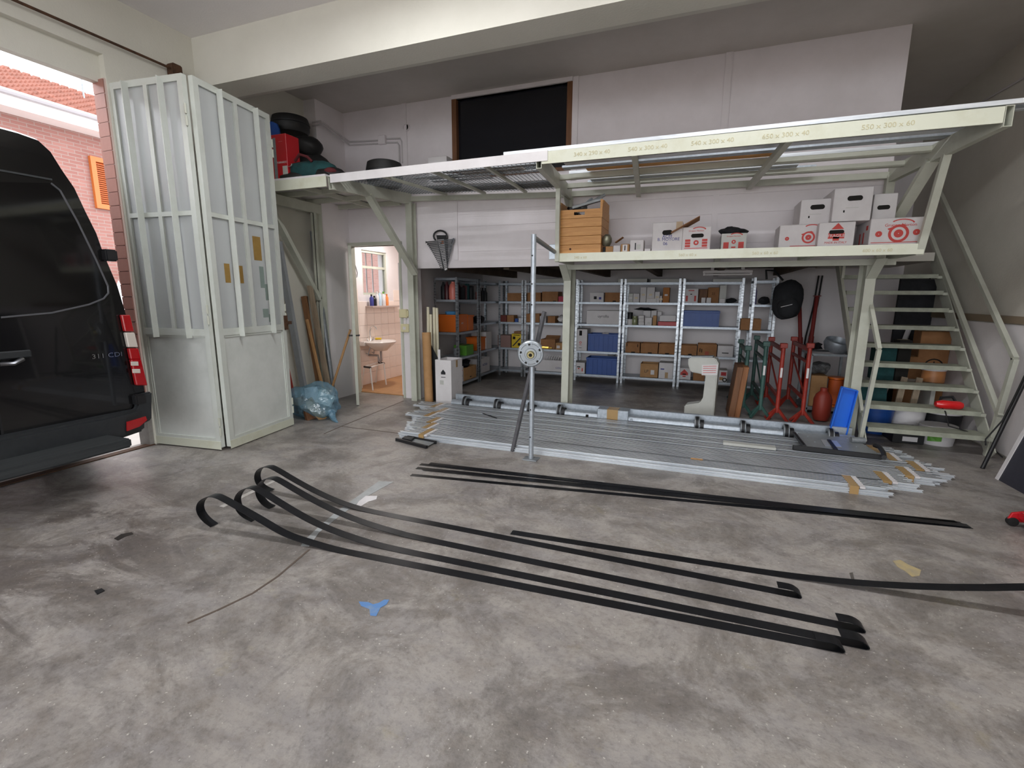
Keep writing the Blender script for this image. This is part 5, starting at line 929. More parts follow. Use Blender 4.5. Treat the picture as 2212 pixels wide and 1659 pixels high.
# fluorescent batten under the mezzanine
p, q = PY(1518, 590, 7.2), PY(1626, 586, 7.2); lt = T('lamp_batten', 'white unlit fluorescent lamp batten under the mezzanine', 'lamp', p.lerp(q, .5)); p.z = q.z = 1.86
MB().bar(p+V((0, 0, -.012)), q+V((0, 0, -.012)), .06, .04).build('housing', M_white, lt, bevel=.006); MB().tube(p+V((.03, 0, -.05)), q+V((-.03, 0, -.05)), .013, n=12).build('tube', M_white, lt, smooth=True)
for e in (p+V((.02, 0, -.045)), q+V((-.02, 0, -.045))): MB().box(e.x-.012, e.x+.012, e.y-.02, e.y+.02, e.z-.02, e.z+.02).build('end_socket', M_white, lt)
MB().box(p.x+.1, p.x+.14, p.y-.02, p.y+.02, 1.868, 1.98).box(q.x-.14, q.x-.1, q.y-.02, q.y+.02, 1.868, 1.98).build('hanger', M_white, lt)
# ================================================================ THINGS ON THE LOWER PLATFORM SHELF
SB = SZ+.001; YW = 5.36
a, b = PY(1203, 500, YW).x, PY(1299, 500, YW).x; zt = PY(1252, 452, YW).z; h = zt-SB
wc = T('wooden_crate', 'tall varnished pine crate heaped with grey parts on the platform shelf', 'crate', ((a+b)/2, YW+.25, SB)); D_ = .46
for i in range(5):
    z0, z1 = SB+h*i/5+.0015, SB+h*(i+1)/5-.0015
    if i < 4:
        MB().box(a, b, YW, YW+.018, z0, z1).build('plank', M_wood, wc, bevel=.002); MB().box(a, b, YW+D_-.018, YW+D_, z0, z1).build('plank', M_wood, wc, bevel=.002)
    else:
        c = (a+b)/2; MB().box(a, c-.06, YW, YW+.018, z0, z1).box(c+.06, b, YW, YW+.018, z0, z1).box(c-.06, c+.06, YW, YW+.018, z0, z0+h*.07).box(c-.06, c+.06, YW, YW+.018, z1-h*.055, z1).build('plank', M_wood, wc); MB().box(a, b, YW+D_-.018, YW+D_, z0, z1).build('plank', M_wood, wc)
    for x0 in (a, b-.018):
        e = .07 if i == 4 else 0
        if i == 4: MB().prism([(x0, YW+.019, z0), (x0, YW+D_-.019, z0), (x0, YW+D_-.019, z1+.1), (x0, YW+.1, z1+.1), (x0, YW+.019, z1)], (.018, 0, 0)).build('plank', M_wood, wc)
        else: MB().box(x0, x0+.018, YW+.019, YW+D_-.019, z0, z1).build('plank', M_wood, wc)
for x0 in (a-.004, b-.02): MB().box(x0, x0+.024, YW-.003, YW+.001, zt-h*.2, zt+.09).build('corner_strip', M_wood, wc)
MB().lathe([(0, 0), (.012, 0), (.012, .002), (0, .002)], ((a+b)/2-.09, YW-.001, SB+h*.1), (0, -1, 0), 12).build('wood_knot', mat('dark_knot', '#4a2a14', .7), wc)
for i, (dx, dy, dz, ln, an, m) in enumerate(((.06, .1, .1, .34, .5, M_greysheet), (.1, .2, .14, .3, .8, M_greysheet), (-.05, .15, .06, .2, .2, M_black), (.0, .22, .1, .24, 1.1, M_zinc), (-.12, .28, .05, .2, 2.2, M_black))):
    c = V(((a+b)/2+dx, YW+dy, zt+dz-.03)); dd = V((cos(an), .3, sin(an)*.55)).normalized(); o = MB().bar(c-dd*ln/2, c+dd*ln/2, .07, .03).build('metal_part', m, bevel=.004); tag(o, ('grey sheet channel sticking out of the pine crate, lower', 'grey sheet channel leaning over the right rim of the pine crate', 'black block in the heap on the pine crate', 'bright bracket in the middle of the heap on the pine crate', 'black bar at the left back of the heap on the pine crate')[i], 'metal part')
MB().box(a+.019, b-.019, YW+.019, YW+D_-.019, zt-.08, zt-.07).build('inner_board', M_darkgrey, wc)
o = MB().lathe([(0, 0), (.04, .005), (.055, .05), (.05, .09), (.03, .12), (0, .125)], (PY(1309, 530, 5.45).x, 5.46, SB+.08), (.2, -.5, 1), 18).build('metal_dome', mat('olive_metal', '#8a8a78', .4, .7), smooth=True); tag(o, 'olive metal dome resting on small boxes beside the pine crate', 'lamp shade')
for i, (x0, x1, yt, Y, m, l, ex) in enumerate(((1297, 1308, 534, 5.5, M_black, 'dark low box close to the pine crate', ()), (1308, 1324, 532, 5.38, M_tan, 'small beige box before the metal dome', ()), (1324.5, 1340, 530, 5.38, M_white, 'small scuffed white box next to the beige one', ()), (1341, 1359, 527, 5.36, M_tan, 'small tan box with a white label on the platform shelf', (('rect', 'f', 0, .5, .05, .07, M_white), ('rect', 'f', 0, .5, .01, .05, M_ink))), (1361, 1390, 518, 5.36, M_white, 'white box with a black scribble on the platform shelf', (('rect', 'f', -.1, .45, .012, .07, M_black), ('rect', 'f', .15, .4, .04, .05, M_grey)))))   :
    boxpx(l, x0, x1, yt, Y, SB, m, d=.14 if Y < 5.45 else .1, name='small_box', ex=ex)
boxpx('tiny white box left of the tall white carton with handwriting', 1392, 1405, 538, 5.36, SB, M_white, d=.1, name='small_box')
o = MB().hexa([V((-.09, -.05, 0)), V((.0, -.05, 0)), V((.0, .05, 0)), V((-.09, .05, 0))], [V((-.1, -.05, .004)), V((0, -.05, .004)), V((0, .05, .004)), V((-.1, .05, .004))]).build('card_flap', M_brown); o.location = PY(1338, 519, 5.42); o.rotation_euler = (0, -.6, 0); tag(o, 'torn brown card lying on the small boxes', 'card')
boxpx('tall white carton with blue handwriting and a grey hand hole on the platform shelf', 1409, 1474, 480, 5.36, SB, M_white, ex=(('slot', 'f', 0, .64, .1, .05), ('text', 'f', .0, .5, .045, 'ACM', M_ink), ('text', 'f', .05, .4, .042, 'B. MOTORE', M_ink), ('text', 'f', -.05, .25, .045, '06', M_ink), ('rect', 'f', .38, .88, .06, .07, M_tape)), d=.42)
red_ex = lambda s: (('poly', 'f', 0, .86, arcp(.02, 0, .07*s, .06*s, .25, 2.6), M_red), ('text', 'f', -.02, .83, .022*s, 'Gruppo Norton', M_red))
blk = lambda: tuple(('rect', 'f', u, v, .05, .022, M_red) for u in (-.3, .3) for v in (.18, .3, .42))
boxpx('white carton with red print, brown flap raised behind, beside the handwritten carton', 1474, 1535, 490, 5.36, SB, M_white, ex=red_ex(1)+blk()+(('slot', 'f', .03, .62, .12, .04), ('ring', 'f', .0, .32, .01, .025, M_red), ('rect', 'f', 0, .08, .22, .006, M_red)), d=.38, flap=(('b', .45, .01),))
o = MB().hexa([V((0, 0, 0)), V((.3, 0, 0)), V((.3, .3, 0)), V((0, .3, 0))], [V((0, 0, .005)), V((.3, 0, .005)), V((.3, .3, .005)), V((0, .3, .005))]).build('box_flap', M_brown); o.location = PY(1481, 489, 5.4); o.rotation_euler = (.0, -.5, 0); tag(o, 'raised brown cardboard lid lying over the red printed carton', 'lid')
boxpx('greyish carton with red print, black cloth stuffed in its top, on the platform shelf', 1558, 1612, 504, 5.5, SB, M_grey, 'open', ex=red_ex(.9)+blk()+(('ring', 'f', 0, .5, .008, .02, M_red), ('rect', 'f', 0, .18, .04, .014, M_red)), d=.35)
o = MB().blob((PY(1585, 498, 5.6).x, 5.66, PY(1585, 500, 5.6).z), (.12, .1, .05), 3, .25, 14).build('black_cloth', M_darkgrey, smooth=True); tag(o, 'black cloth bulging from the greyish carton', 'cloth')
# right end group
spool = lambda u, v, s: (('ring', 'f', u, v, .045*s, .062*s, M_red), ('ring', 'f', u, v, .004, .028*s, M_red), ('poly', 'f', u, v, [(-.07*s, .035*s), (-.03*s, .05*s), (.02*s, .065*s), (.05*s, .05*s), (.0, .055*s), (-.06*s, .025*s)], M_red))
boxpx('wide white carton with a big red drum print at the platform shelf end', 1879, 2006, 470, 5.39, SB, M_white, ex=spool(0, .42, 1.25)+(('poly', 'f', .05, .78, arcp(0, 0, .09, .08, .2, 2.6), M_red), ('text', 'f', .02, .73, .036, 'Gruppo Norton', M_red), ('ring', 'f', -.34, .42, .004, .026, M_red), ('ring', 'f', .3, .45, .004, .026, M_red), ('rect', 'f', 0, .1, .4, .006, M_red), ('rect', 'l', .3, .7, .05, .04, M_red), ('rect', 'l', .1, .35, .03, .1, M_red), ('rect', 'l', -.15, .35, .03, .1, M_red)), d=.42)
cw0 = boxpx('white carton with a red fragile arrow beside the wide drum carton', 1768, 1846, 480, 5.38, SB, M_white, ex=(('slot', 'f', 0, .6, .12, .035), ('poly', 'f', .02, .62, [(-.05, .02), (0, .075), (.05, .02)], M_red), ('rect', 'f', .0, .44, .13, .05, M_red), ('text', 'f', .0, .44, .036, 'FRAGILE', M_white), ('rect', 'f', 0, .32, .05, .035, M_red), ('text', 'f', 0, .16, .026, 'MADE IN ITALY', M_red), )+tuple((k_, 'l')+e for k_, e in ()), d=.5)
for e in (('ring', .0, .4, .03, .05), ('ring', -.3, .4, .004, .02), ('ring', .3, .4, .004, .02)): pass
carton('white carton with a red drum print seen obliquely behind the fragile carton', (PY(1742, 500, 5.6).x, 5.63, SB), .5, .3, PY(1742, 485, 5.5).z-SB, M_white, ex=spool(0, .45, .9)+(('ring', 'f', -.36, .42, .004, .018, M_red), ('ring', 'f', .36, .46, .004, .018, M_red), ('poly', 'f', .05, .85, arcp(0, 0, .07, .06, .2, 2.6), M_red), ('rect', 'f', 0, .1, .3, .006, M_red)), rz=-.0)
boxpx('brown carton at the left end of the right-hand box group', 1693, 1718, 498, 5.72, SB, M_brown, d=.25)
zt1 = PY(1742, 485, 5.5).z+.002; zt2 = PY(1807, 478, 5.38).z+.002; zt3 = PY(1945, 470, 5.36).z+.002
hh = lambda: (('slot', 'f', .05, .68, .12, .045), ('rect', 'f', .0, .4, .1, .004, M_grey), ('rect', 'f', -.2, .3, .012, .02, M_dark))
boxpx('plain white carton with a hand hole, upper left of the right-hand box group', 1729, 1795, 430, 5.52, zt1, M_white, ex=hh(), d=.36)
boxpx('plain white carton with a hand hole, topmost of the right-hand box group', 1800, 1884, 405, 5.42, zt2, M_white, ex=hh(), d=.45)
boxpx('plain white carton with a dark hand hole standing on the wide drum carton', 1886, 1937, 418, 5.56, zt3, M_white, ex=(('slot', 'f', -.05, .5, .1, .04),), d=.22)
# ================================================================ STAIRCASE
TR = ((2140, 940), (2122, 890), (2105, 843), (2092, 800), (2076, 750), (2062, 705), (2049, 663), (2038, 627), (2027, 592))
XT1 = 2.7; XT0 = 1.74
st = T('staircase', 'pale green open-tread steel staircase with railings leading up to the mezzanine', 'staircase', (2.16, 5.7, 0))
nT = len(TR); zt0, zt9 = .215, 1.79; y00, y90 = 5.69, 7.26
M_tread = mat('worn_green_tread', '#a9ac9c', .6, col2='#8f9284', scale=9)
for i in range(nT):
    z = zt0+(zt9-zt0)*i/(nT-1); y = y00+(y90-y00)*i/(nT-1)
    MB().box(XT0, XT1, y, y+.24, z-.006, z).box(XT0, XT1, y, y+.006, z-.045, z-.006).box(XT0, XT1, y+.234, y+.24, z-.045, z-.006).build('tread', M_tread, st)
    MB().box(XT1+.001, XT1+.05, y+.02, y+.2, z-.05, z-.02).build('bracket', M_green, st)
for x in (XT0-.012, XT1+.052): MB().bar((x, y00+.02, .02), (x, y90+.35, zt9+.2), .012, .16).build('stringer', M_green, st)
def rail(pts, r=.022, nm='railing'): return MB().path([V(p) for p in pts], r, 4).build(nm, M_green, st)
# wall side railing
b0 = PZ(2135, 985); RX = 2.76
P_ = lambda x, y: PX(x, y, RX)
f0 = P_(2130, 985); k1 = P_(2193, 775); t1 = P_(2050, 460)
f0.z = max(f0.z, 0); 
MB().bar(V((RX, f0.y, 0)), k1, .04, .05, (0, 1, 0)).build('newel', M_green, st)
for a, b in ((k1, t1+(t1-k1)*.25), (P_(2160, 900), P_(1995, 470)+V((0, .0, 0)))): MB().bar(a, b, .04, .045).build('handrail', M_green, st)
# inner side railing
IX = XT0-.045; Q_ = lambda x, y: PX(x, y, IX)
i0 = Q_(1858, 944); i1 = Q_(1899, 755); i2 = Q_(1880, 690); 
MB().bar(V((IX, i0.y, 0)), i1, .035, .045, (0, 1, 0)).build('newel', M_green, st); MB().bar(i1, i1+V((0, 1.75, 1.75*(zt9-zt0)/(y90-y00))), .035, .045).build('handrail', M_green, st)
m0 = V((IX, i0.y+.05, .35)); MB().bar(m0, m0+V((0, 1.75, 1.75*(zt9-zt0)/(y90-y00))), .03, .04).build('mid_rail', M_green, st)
for t in (.45, .9): p = i1+V((0, 1.75*t, 1.75*t*(zt9-zt0)/(y90-y00))); MB().bar(p, p-V((0, 0, .85)), .03, .03, (0, 1, 0)).build('baluster', M_green, st)
# ---------------- under and around the stairs
def cyl(name, label, cat, px_, Y, z, r, h, m, taper=1., lid=None, n=24):
    x = PY(px_, pr_y(px_, Y, z+h/2), Y).x; o = MB().lathe([(0, 0), (r*taper, 0), (r, h*.97), (r, h), (0, h)], (x, Y+r, z), n=n).build(name, m, smooth=True); tag(o, label, cat)
    if lid: MB().lathe([(0, 0), (r*1.05, 0), (r*1.06, .01), (r*1.06, .028), (r*.95, .034), (0, .03)], (x, Y+r, z+h+.001), n=n).build('lid', lid, o, smooth=True)
    return o
bkt = cyl('bucket', 'white plastic bucket with green and black print on the floor under the lowest tread', 'bucket', 2040, 5.98, 0, .16, .2, M_white, .86)
bp = V((bkt.location.x, bkt.location.y, 0))
def wrap(o, txt, size, r, ang, z, m): a = ang; n = V((sin(a), -cos(a), 0)); text(txt, size, bp+n*(r+.002)+V((0, 0, z)), (cos(a), sin(a), 0), (0, 0, 1), m, o)
for i, ch in enumerate('MERLIN'): wrap(bkt, ch, .05, .155, -.62+.23*i+.1, .12, M_black)
gpts = []
for a in (-.85, -.6, -.35, -.1): n = V((sin(a), -cos(a), 0)); gpts.append(bp+n*.1565+V((0, 0, .125)))
for a in (-.1, -.35, -.6, -.85): n = V((sin(a), -cos(a), 0)); gpts.append(bp+n*.151+V((0, 0, .055+.02*(a+.1))))
MB().prism(gpts, (0, .004, 0)).build('green_print', M_greenp, bkt)
boxpx('black case with a white label on the floor under the lowest tread', 1928, 1998, 930, 6.0, 0, M_black, d=.3, name='black_case', cat='case', ex=(('rect', 'f', .05, .35, .13, .05, M_white), ('rect', 'f', -.2, .8, .1, .03, M_grey)))
o = cyl('bucket', 'blue plastic basin under the second tread at its left end', 'basin', 1900, 6.25, .001, .18, .3, M_blue, .8)
cyl('bucket', 'white bucket with a white lid on the left under the second tread', 'bucket', 1970, 6.35, .001, .17, .28, M_white, .88, lid=M_white)
cyl('bucket', 'white bucket with a black rim and lid on the right under the second tread', 'bucket', 2047, 6.35, .001, .18, .26, M_black, .88, lid=M_white)
gi = T('angle_grinder', 'red power tool lying on the second tread with a black cable hanging down', 'power tool', PX(2047, 868, 2.45)); p = PY(2022, 866, 5.95); q = PY(2080, 872, 5.95); zz = zt0+(zt9-zt0)/8+.04; p.z = q.z = zz
MB().path([p, p.lerp(q, .2), p.lerp(q, .55), p.lerp(q, .85), q], [.028, .045, .042, .045, .03], 12).build('body', mat('glossy_red_plastic', '#d3161c', .25, coat=.6), gi, smooth=True)
MB().path([p+V((.03, .0, .0)), p+V((.06, .06, .06)), p+V((.16, .08, .07)), p+V((.18, .04, .02))], .014, 8).build('handle', M_black, gi, smooth=True)
MB().path([p+V((.05, -.02, -.035)), p+V((.06, -.075, -.06)), p+V((.1, -.085, -.2)), p+V((.24, -.1, -.235)), p+V((.38, -.12, -.31)), p+V((.5, -.2, -.44))], .006, 6).build('cable', M_rubber, gi, smooth=True)
boxpx('tall brown carton with a round black mark leaning behind the stairs', 1976, 2042, 716, 7.15, 0, M_brown, d=.22, ex=(('ring', 'f', .05, .62, .085, .1, M_dark), ('rect', 'f', .05, .62, .012, .13, M_dark)), name='tall_carton')
boxpx('brown carton low behind the stairs next to the tall one', 1945, 1974, 770, 7.15, 0, M_brown, d=.22)
cyl('tub', 'clear round tub of orange grain with a white lid behind the sixth tread', 'tub', 2025, 6.72, .56, .11, .13, mat('orange_grain', '#b77b4d', .4), 1., lid=M_white)
o = MB().box(1.85, 2.62, 6.66, 7.0, .53, .555).box(1.85, 1.89, 6.66, 7.0, 0, .53).box(2.58, 2.62, 6.66, 7.0, 0, .53).build('low_bench', M_grey); tag(o, 'low grey bench behind the stair treads carrying the round tub', 'bench')
for i, (a, b, y0, Y, m, l) in enumerate(((1890, 1935, 745, 6.75, M_teal, 'dark teal crate on the low bench behind the stairs'), (1938, 1966, 735, 6.75, M_dark, 'black case on the low bench between teal crate and brown carton'))):
    boxpx(l, a, b, y0, Y, .556, m, d=.2, name='case', cat='case')
boxpx('large dark board standing behind the upper treads', 1925, 2003, 600, 7.75, 0, M_darkgrey, d=.05, name='dark_board', cat='board')
o = bpy.data.objects[-1] if False else None
for i, (a, b) in enumerate(((2000, 2030), (1955, 1985))):
    p, q = PY(a, 735, 7.45), PY(b, 706, 7.6); o = MB().bar(V((p.x-.2, 7.42, .0)), V((q.x-.06, 7.7, q.z)), .05, .025).build('white_batten', M_white); tag(o, ('white batten leaning behind the fifth tread', 'second white batten leaning left of the first behind the treads')[i], 'batten')
p = PY(1900, 810, 6.9); o = MB().hexa([(1.9, 6.5, 0), (2.15, 6.5, 0), (2.15, 6.52, 0), (1.9, 6.52, 0)], [(1.9, 6.62, .5), (2.15, 6.62, .5), (2.15, 6.64, .5), (1.9, 6.64, .5)]).build('teal_board', M_teal); tag(o, 'dark teal board leaning under the lower treads', 'board')
for i in range(2): x = 2.2+.14*i; o = MB().bar((x, 6.48, .0), (x+.1, 6.62, .62), .06, .02, (0, 1, 0)).build('wood_plank', M_timber); tag(o, ('left', 'right')[i]+' one of two worn wooden planks leaning behind the middle treads', 'plank', 'planks leaning behind the stairs')
# backpack, red props
bpk = T('backpack', 'black backpack hanging from the end of the narrow shelving unit', 'backpack', PY(1700, 650, 8.0)); c = PY(1701, 648, 8.0)
MB().blob(c, (.19, .13, .3), 3, .07, 3).build('main_pouch', M_blackcloth if False else M_darkgrey, bpk, smooth=True); MB().blob(c+V((.0, -.1, -.1)), (.14, .06, .16), 3, .05, 5).build('front_pocket', M_darkgrey, bpk, smooth=True)
MB().path([c+V((-.08, .02, .28)), c+V((-.2, .06, .42)), c+V((-.3, .12, .43)), c+V((-.28, .14, .3))], .015, 8).build('strap', M_black, bpk, smooth=True); MB().bar(c+V((-.1, -.165, -.1)), c+V((.04, -.17, -.06)), .006, .008).build('reflective_strip', M_white, bpk)
for i, (a, b) in enumerate((((1727, 645), (1738, 800)), ((1765, 640), (1742, 800)))):
    p, q = PY(*a, 8.75), PY(*b, 8.3); q.z = 0.; o = MB().tube(q, p, .028, n=12).tube(p.lerp(q, .4), q, .036, n=12).box(p.x-.05, p.x+.05, p.y-.04, p.y+.04, p.z, p.z+.012).build('steel_prop', mat('dark_red_prop_paint', '#7d2420', .5), smooth=True); tag(o, ('dark red adjustable prop leaning on the rear wall under the backpack', 'dark red adjustable prop crossing in front, beside the black hanging cables')[i], 'prop')
for i in range(2):
    x0 = PY(1770+i*8, 600, 8.8).x; o = MB().path([(x0, 8.86, 1.85), (x0-.02, 8.86, 1.4), (x0-.08, 8.86, .9), (x0-.1, 8.86, .5)], .012, 6).build('hanging_cable', M_rubber, smooth=True); tag(o, ('left', 'right')[i]+' one of two black cables hanging down the rear wall beside the red props', 'cable', 'cables hanging on the rear wall')
# leaning pole, panel and red jack at the right
p = PZ(2122, 1012); q = PX(2225, 800, 2.86); o = MB().tube(p, q, .016, n=10).build('leaning_pole', M_black, smooth=True); tag(o, 'thin black pole leaning on the right wall', 'pole')
cb = MB().path([p.lerp(q, .95)+V((-.03, -.02, 0)), p.lerp(q, .75)+V((-.03, -.03, .02)), p.lerp(q, .5)+V((-.03, -.02, 0)), p.lerp(q, .35)+V((-.1, -.03, -.05)), V((2.55, 5.4, .2))], .006, 6).build('cable', M_rubber, smooth=True); tag(cb, 'black cable drooping along the leaning pole', 'cable')
pb_ = PZ(2155, 1036); a = V((pb_.x, pb_.y, 0)); lean = V((.3, .0, 1.15)); dp = V((.05, -1.0, 0)); wdn = V((.02, .0, .0))
lp = T('metal_sheet', 'dark metal sheet with a pale edge strip leaning on the right wall', 'panel', a)
MB().hexa([a, a+dp, a+dp+V((.03, 0, 0)), a+V((.03, 0, 0))], [a+lean, a+dp+lean, a+dp+lean+V((.03, 0, 0)), a+lean+V((.03, 0, 0))]).build('sheet', mat('dark_panel_metal', '#2b2b33', .4, col2='#3a3a44', scale=3), lp)
MB().hexa([a+V((-.005, .03, 0)), a+V((-.005, -.012, 0)), a+V((.03, -.012, 0)), a+V((.03, .03, 0))], [a+lean+V((-.005, .03, 0)), a+lean+V((-.005, -.012, 0)), a+lean+V((.03, -.012, 0)), a+lean+V((.03, .03, 0))]).build('edge_strip', M_white, lp)
jp = PZ(2202, 1150); jk = T('trolley_jack', 'red trolley jack just entering the picture at the right edge', 'jack', jp); M_rg = mat('glossy_red_paint', '#c01824', .25, coat=.5)
MB().prism([(jp.x-.02, jp.y-.14, .03), (jp.x+.5, jp.y-.14, .04), (jp.x+.5, jp.y-.14, .1), (jp.x+.1, jp.y-.14, .12), (jp.x, jp.y-.14, .09)], (0, .02, 0)).prism([(jp.x-.02, jp.y+.1, .03), (jp.x+.5, jp.y+.1, .04), (jp.x+.5, jp.y+.1, .1), (jp.x+.1, jp.y+.1, .12), (jp.x, jp.y+.1, .09)], (0, .02, 0)).box(jp.x+.03, jp.x+.4, jp.y-.12, jp.y+.1, .06, .1).build('side_plate', M_rg, jk, bevel=.004)
MB().lathe([(0, 0), (.06, .0), (.065, .03), (.045, .05), (.045, .14), (.02, .17), (0, .17)], (jp.x+.09, jp.y, .1), n=18, sx=1.3, sy=1.3).build('saddle_post', M_rg, jk, smooth=True)
for y in (jp.y-.13, jp.y+.09): MB().lathe([(0, 0), (.028, 0), (.03, .005), (.03, .035), (0, .04)], (jp.x+.01, y, .03), (0, 1, 0), 16).build('wheel', M_rubber, jk, smooth=True)
# ================================================================ THINGS ON THE GATE SIDE PLATFORM
ZD = ZL+.021
p0 = PY(576, 386, 4.6); 
carton('red case with a grey strap and small white print standing on the gate side platform', (PY(620, 340, 4.6).x-.2, 4.7, ZD), .4, .2, PY(612, 288, 4.6).z-ZD, M_redbox, ex=(('rect', 'f', .06, .5, .045, .46, M_zinc_dull, 'strap'), ('text', 'f', .3, .42, .03, 'TORNADO', M_white), ('text', 'f', .3, .86, .03, '. . . .', M_white), ('rect', 'f', .4, .25, .07, .1, M_grey), ('text', 'f', 0, .1, .03, ': . :', M_white)), rz=0, name='red_case', cat='case')
bsh = PY(590, 262, 4.82).z-ZD; bsx = PY(604, 300, 4.82).x; o = MB().prism([(-.4, 0, 0), (0, 0, 0), (0, 0, bsh-.1), (-.03, 0, bsh-.03), (-.1, 0, bsh), (-.4, 0, bsh+.02)], (0, .02, 0)).build('blue_sheet', M_bluebr if False else M_blue); place(o, (bsx-.2, 4.83, ZD), 0); tag(o, 'blue rounded sheet standing behind the red case', 'panel')
def ringbag(name, label, c, r, h, m, seed):
    t = T(name, label, 'tyre bag', c); z = c[2]
    MB().lathe([(r*.5, 0), (r*.9, .005), (r, h*.25), (r, h*.7), (r*.93, h*.95), (r*.8, h), (r*.3, h*.97)], c, n=32).build('cover', m, t, smooth=True)
    MB().lathe([(r*.98, h*.5), (r*1.03, h*.53), (r*1.03, h*.6), (r*.98, h*.63)], c, n=32).build('seam', M_black, t, smooth=True); return t
M_bagb = mat('black_bag_cloth', '#18181a', .6, col2='#222120', scale=8)
c = PY(655, 380, 5.25); 
o = MB().blob((-4.66, 5.14, ZD+.22), (.3, .22, .24), 3, .08, 44, -.25).build('black_sack', M_bagb, smooth=True); tag(o, 'large black sack standing behind the green bag on the gate side platform', 'sack')
o = MB().blob((-4.7, 5.14, ZD+.54), (.19, .18, .13), 3, .06, 15).build('black_bundle', M_bagb, smooth=True); tag(o, 'black bundle between the sack and the round bag on top', 'bundle')
c = PY(626, 288, 5.12); ringbag('round_bag', 'round black cable bag on top of the pile by the ceiling', (c.x+.02, 5.12, c.z-.02), .225, .2, M_bagb, 1)
c = PY(830, 352, 5.3); z_ = at_y(0, 5.3).z+.0675+.0; ringbag('round_bag', 'round black cable bag lying on the wire mesh deck', (c.x, 5.3, at_y(0, 5.3).z+.072), .22, PY(830, 339, 5.1).z-at_y(0, 5.3).z-.072, M_bagb, 2)
tb = T('duffel_bag', 'teal and black duffel bag with dark red patches lying at the platform edge', 'bag', (-4.2, 4.8, ZD)); x0, x1 = PY(612, 370, 4.8).x, PY(748, 380, 4.8).x; xm = (x0+x1)/2; wv = (x1-x0)/2
MB().blob((xm-.08, 4.82, ZD+.13), (wv*.86, .2, .145), 3, .06, 71, -.13).build('body', M_teal, tb, smooth=True); MB().blob((xm+wv*.55, 4.8, ZD+.08), (wv*.42, .17, .085), 3, .08, 8, -.08).build('end_pocket', M_bagb, tb, smooth=True)
MB().blob((xm-wv*.45, 4.68, ZD+.06), (wv*.42, .1, .065), 3, .05, 18, -.06).build('side_pocket', M_bagb, tb, smooth=True); MB().blob((xm+wv*.7, 4.7, ZD+.1), (.08, .06, .04), 3, .05, 5).build('red_patch', mat('dark_red_cloth', '#5a1f22', .85), tb, smooth=True)
MB().path([V((xm-wv*.3, 4.66, ZD+.24)), V((xm-wv*.1, 4.64, ZD+.3)), V((xm+wv*.1, 4.66, ZD+.27)), V((xm+wv*.2, 4.68, ZD+.22))], .016, 8).build('handle', MATS['dark_red_cloth'], tb, smooth=True)
MB().path([V((xm-wv*.38+.035*cos(a), 4.61, ZD+.2+.03*sin(a))) for a in [k_*pi/6 for k_ in range(7, 13)]], .006, 6).build('ring', M_chrome, tb, smooth=True)
z_ = at_y(0, 5.75).z+.1; boxpx('small white box on the platform in front of the partition, left of the dark window', 925, 965, 338, 5.6, at_y(0, 5.6).z+.074, M_white, d=.16, name='small_box')
# ================================================================ PARTITION FITTINGS
sp = T('spanner_set', 'spanner set on a black hanger with a printed strip, hung on the white partition', 'tool set', PY(952, 545, YP-.03)); YQ = YP-.045
tp_, bt_ = PY(951, 512, YQ), PY(963, 584, YQ); ax = (bt_-tp_); 
hp = [PY(951+17*cos(a)*.85, 510+12*sin(a), YQ) for a in [k_*pi/8 for k_ in range(6, 19)]]
MB().path(hp, .012, 8).build('hanger_loop', M_black, sp, smooth=True)
MB().prism([PY(x, y, YQ) for x, y in ((942, 508), (966, 508), (966, 585), (958, 587))], (0, .02, 0)).build('holder', M_black, sp, bevel=.003)
MB().prism([PY(x, y, YQ-.006) for x, y in ((945, 518), (959, 517), (966, 582), (961, 584))], (0, .006, 0)).build('label_strip', M_white, sp)
MB().prism([PY(x, y, YQ-.0075) for x, y in ((953, 519), (958, 519), (958.5, 527), (954, 526))], (0, .0015, 0)).build('orange_print', M_orange, sp)
for yy in (524, 541, 560): MB().prism([PY(950+(yy-518)*.19, yy, YQ-.0075), PY(952.5+(yy-518)*.19, yy, YQ-.0075), PY(952.8+(yy-518)*.19, yy+3, YQ-.0075), PY(950.3+(yy-518)*.19, yy+3, YQ-.0075)], (0, .0015, 0)).build('print_mark', M_darkgrey, sp)
for i in range(17):
    t = i/16; yl = 523+58*t; xl = 922+32*t**.8; xr = 980-14*t**.8; yr = 517+60*t
    a, b = PY(xl, yl, YQ-.02), PY(xr, yr, YQ-.02); r = .008-.004*t; d = (b-a).normalized()
    s = MB().bar(a, b, r*1.2, r*1.8); s.lathe([(0, 0), (r*2.1, 0), (r*2.1, r*1.2), (0, r*1.2)], b+V((0, r*.6, 0)), (0, -1, 0), 10)
    u = V((0, 0, 1)); s.bar(a, a-d*r*2.4+u*r*1.4, r*1.2, r*1.5).bar(a, a-d*r*2.4-u*r*1.4, r*1.2, r*1.5); s.build('spanner', mat('dark_chrome_spanner', '#77787c', .3, 1.), sp)
def fit(name, label, cat, x0, x1, y0, y1, Y, d, m, ex=None):
    a, b = PY(x0, y1, Y), PY(x1, y0, Y); t = T(name, label, cat, ((a.x+b.x)/2, Y, a.z)); MB().box(a.x, b.x, Y-d, Y, a.z, b.z).build('housing', m, t, bevel=.006); return t, a, b
YT = YP-.031
t, a, b = fit('socket_box', 'beige electrical box on the white stub wall, upper of two', 'switch', 866, 882, 668, 686, YT, .05, M_beige); MB().box(b.x-.001, b.x+.02, YT-.035, YT-.01, a.z+.02, b.z-.02).build('side_gland', M_beige, t)
MB().box(a.x+.01, b.x-.01, YT-.054, YT-.05, a.z+.01, b.z-.01).build('cover', M_beige, t)
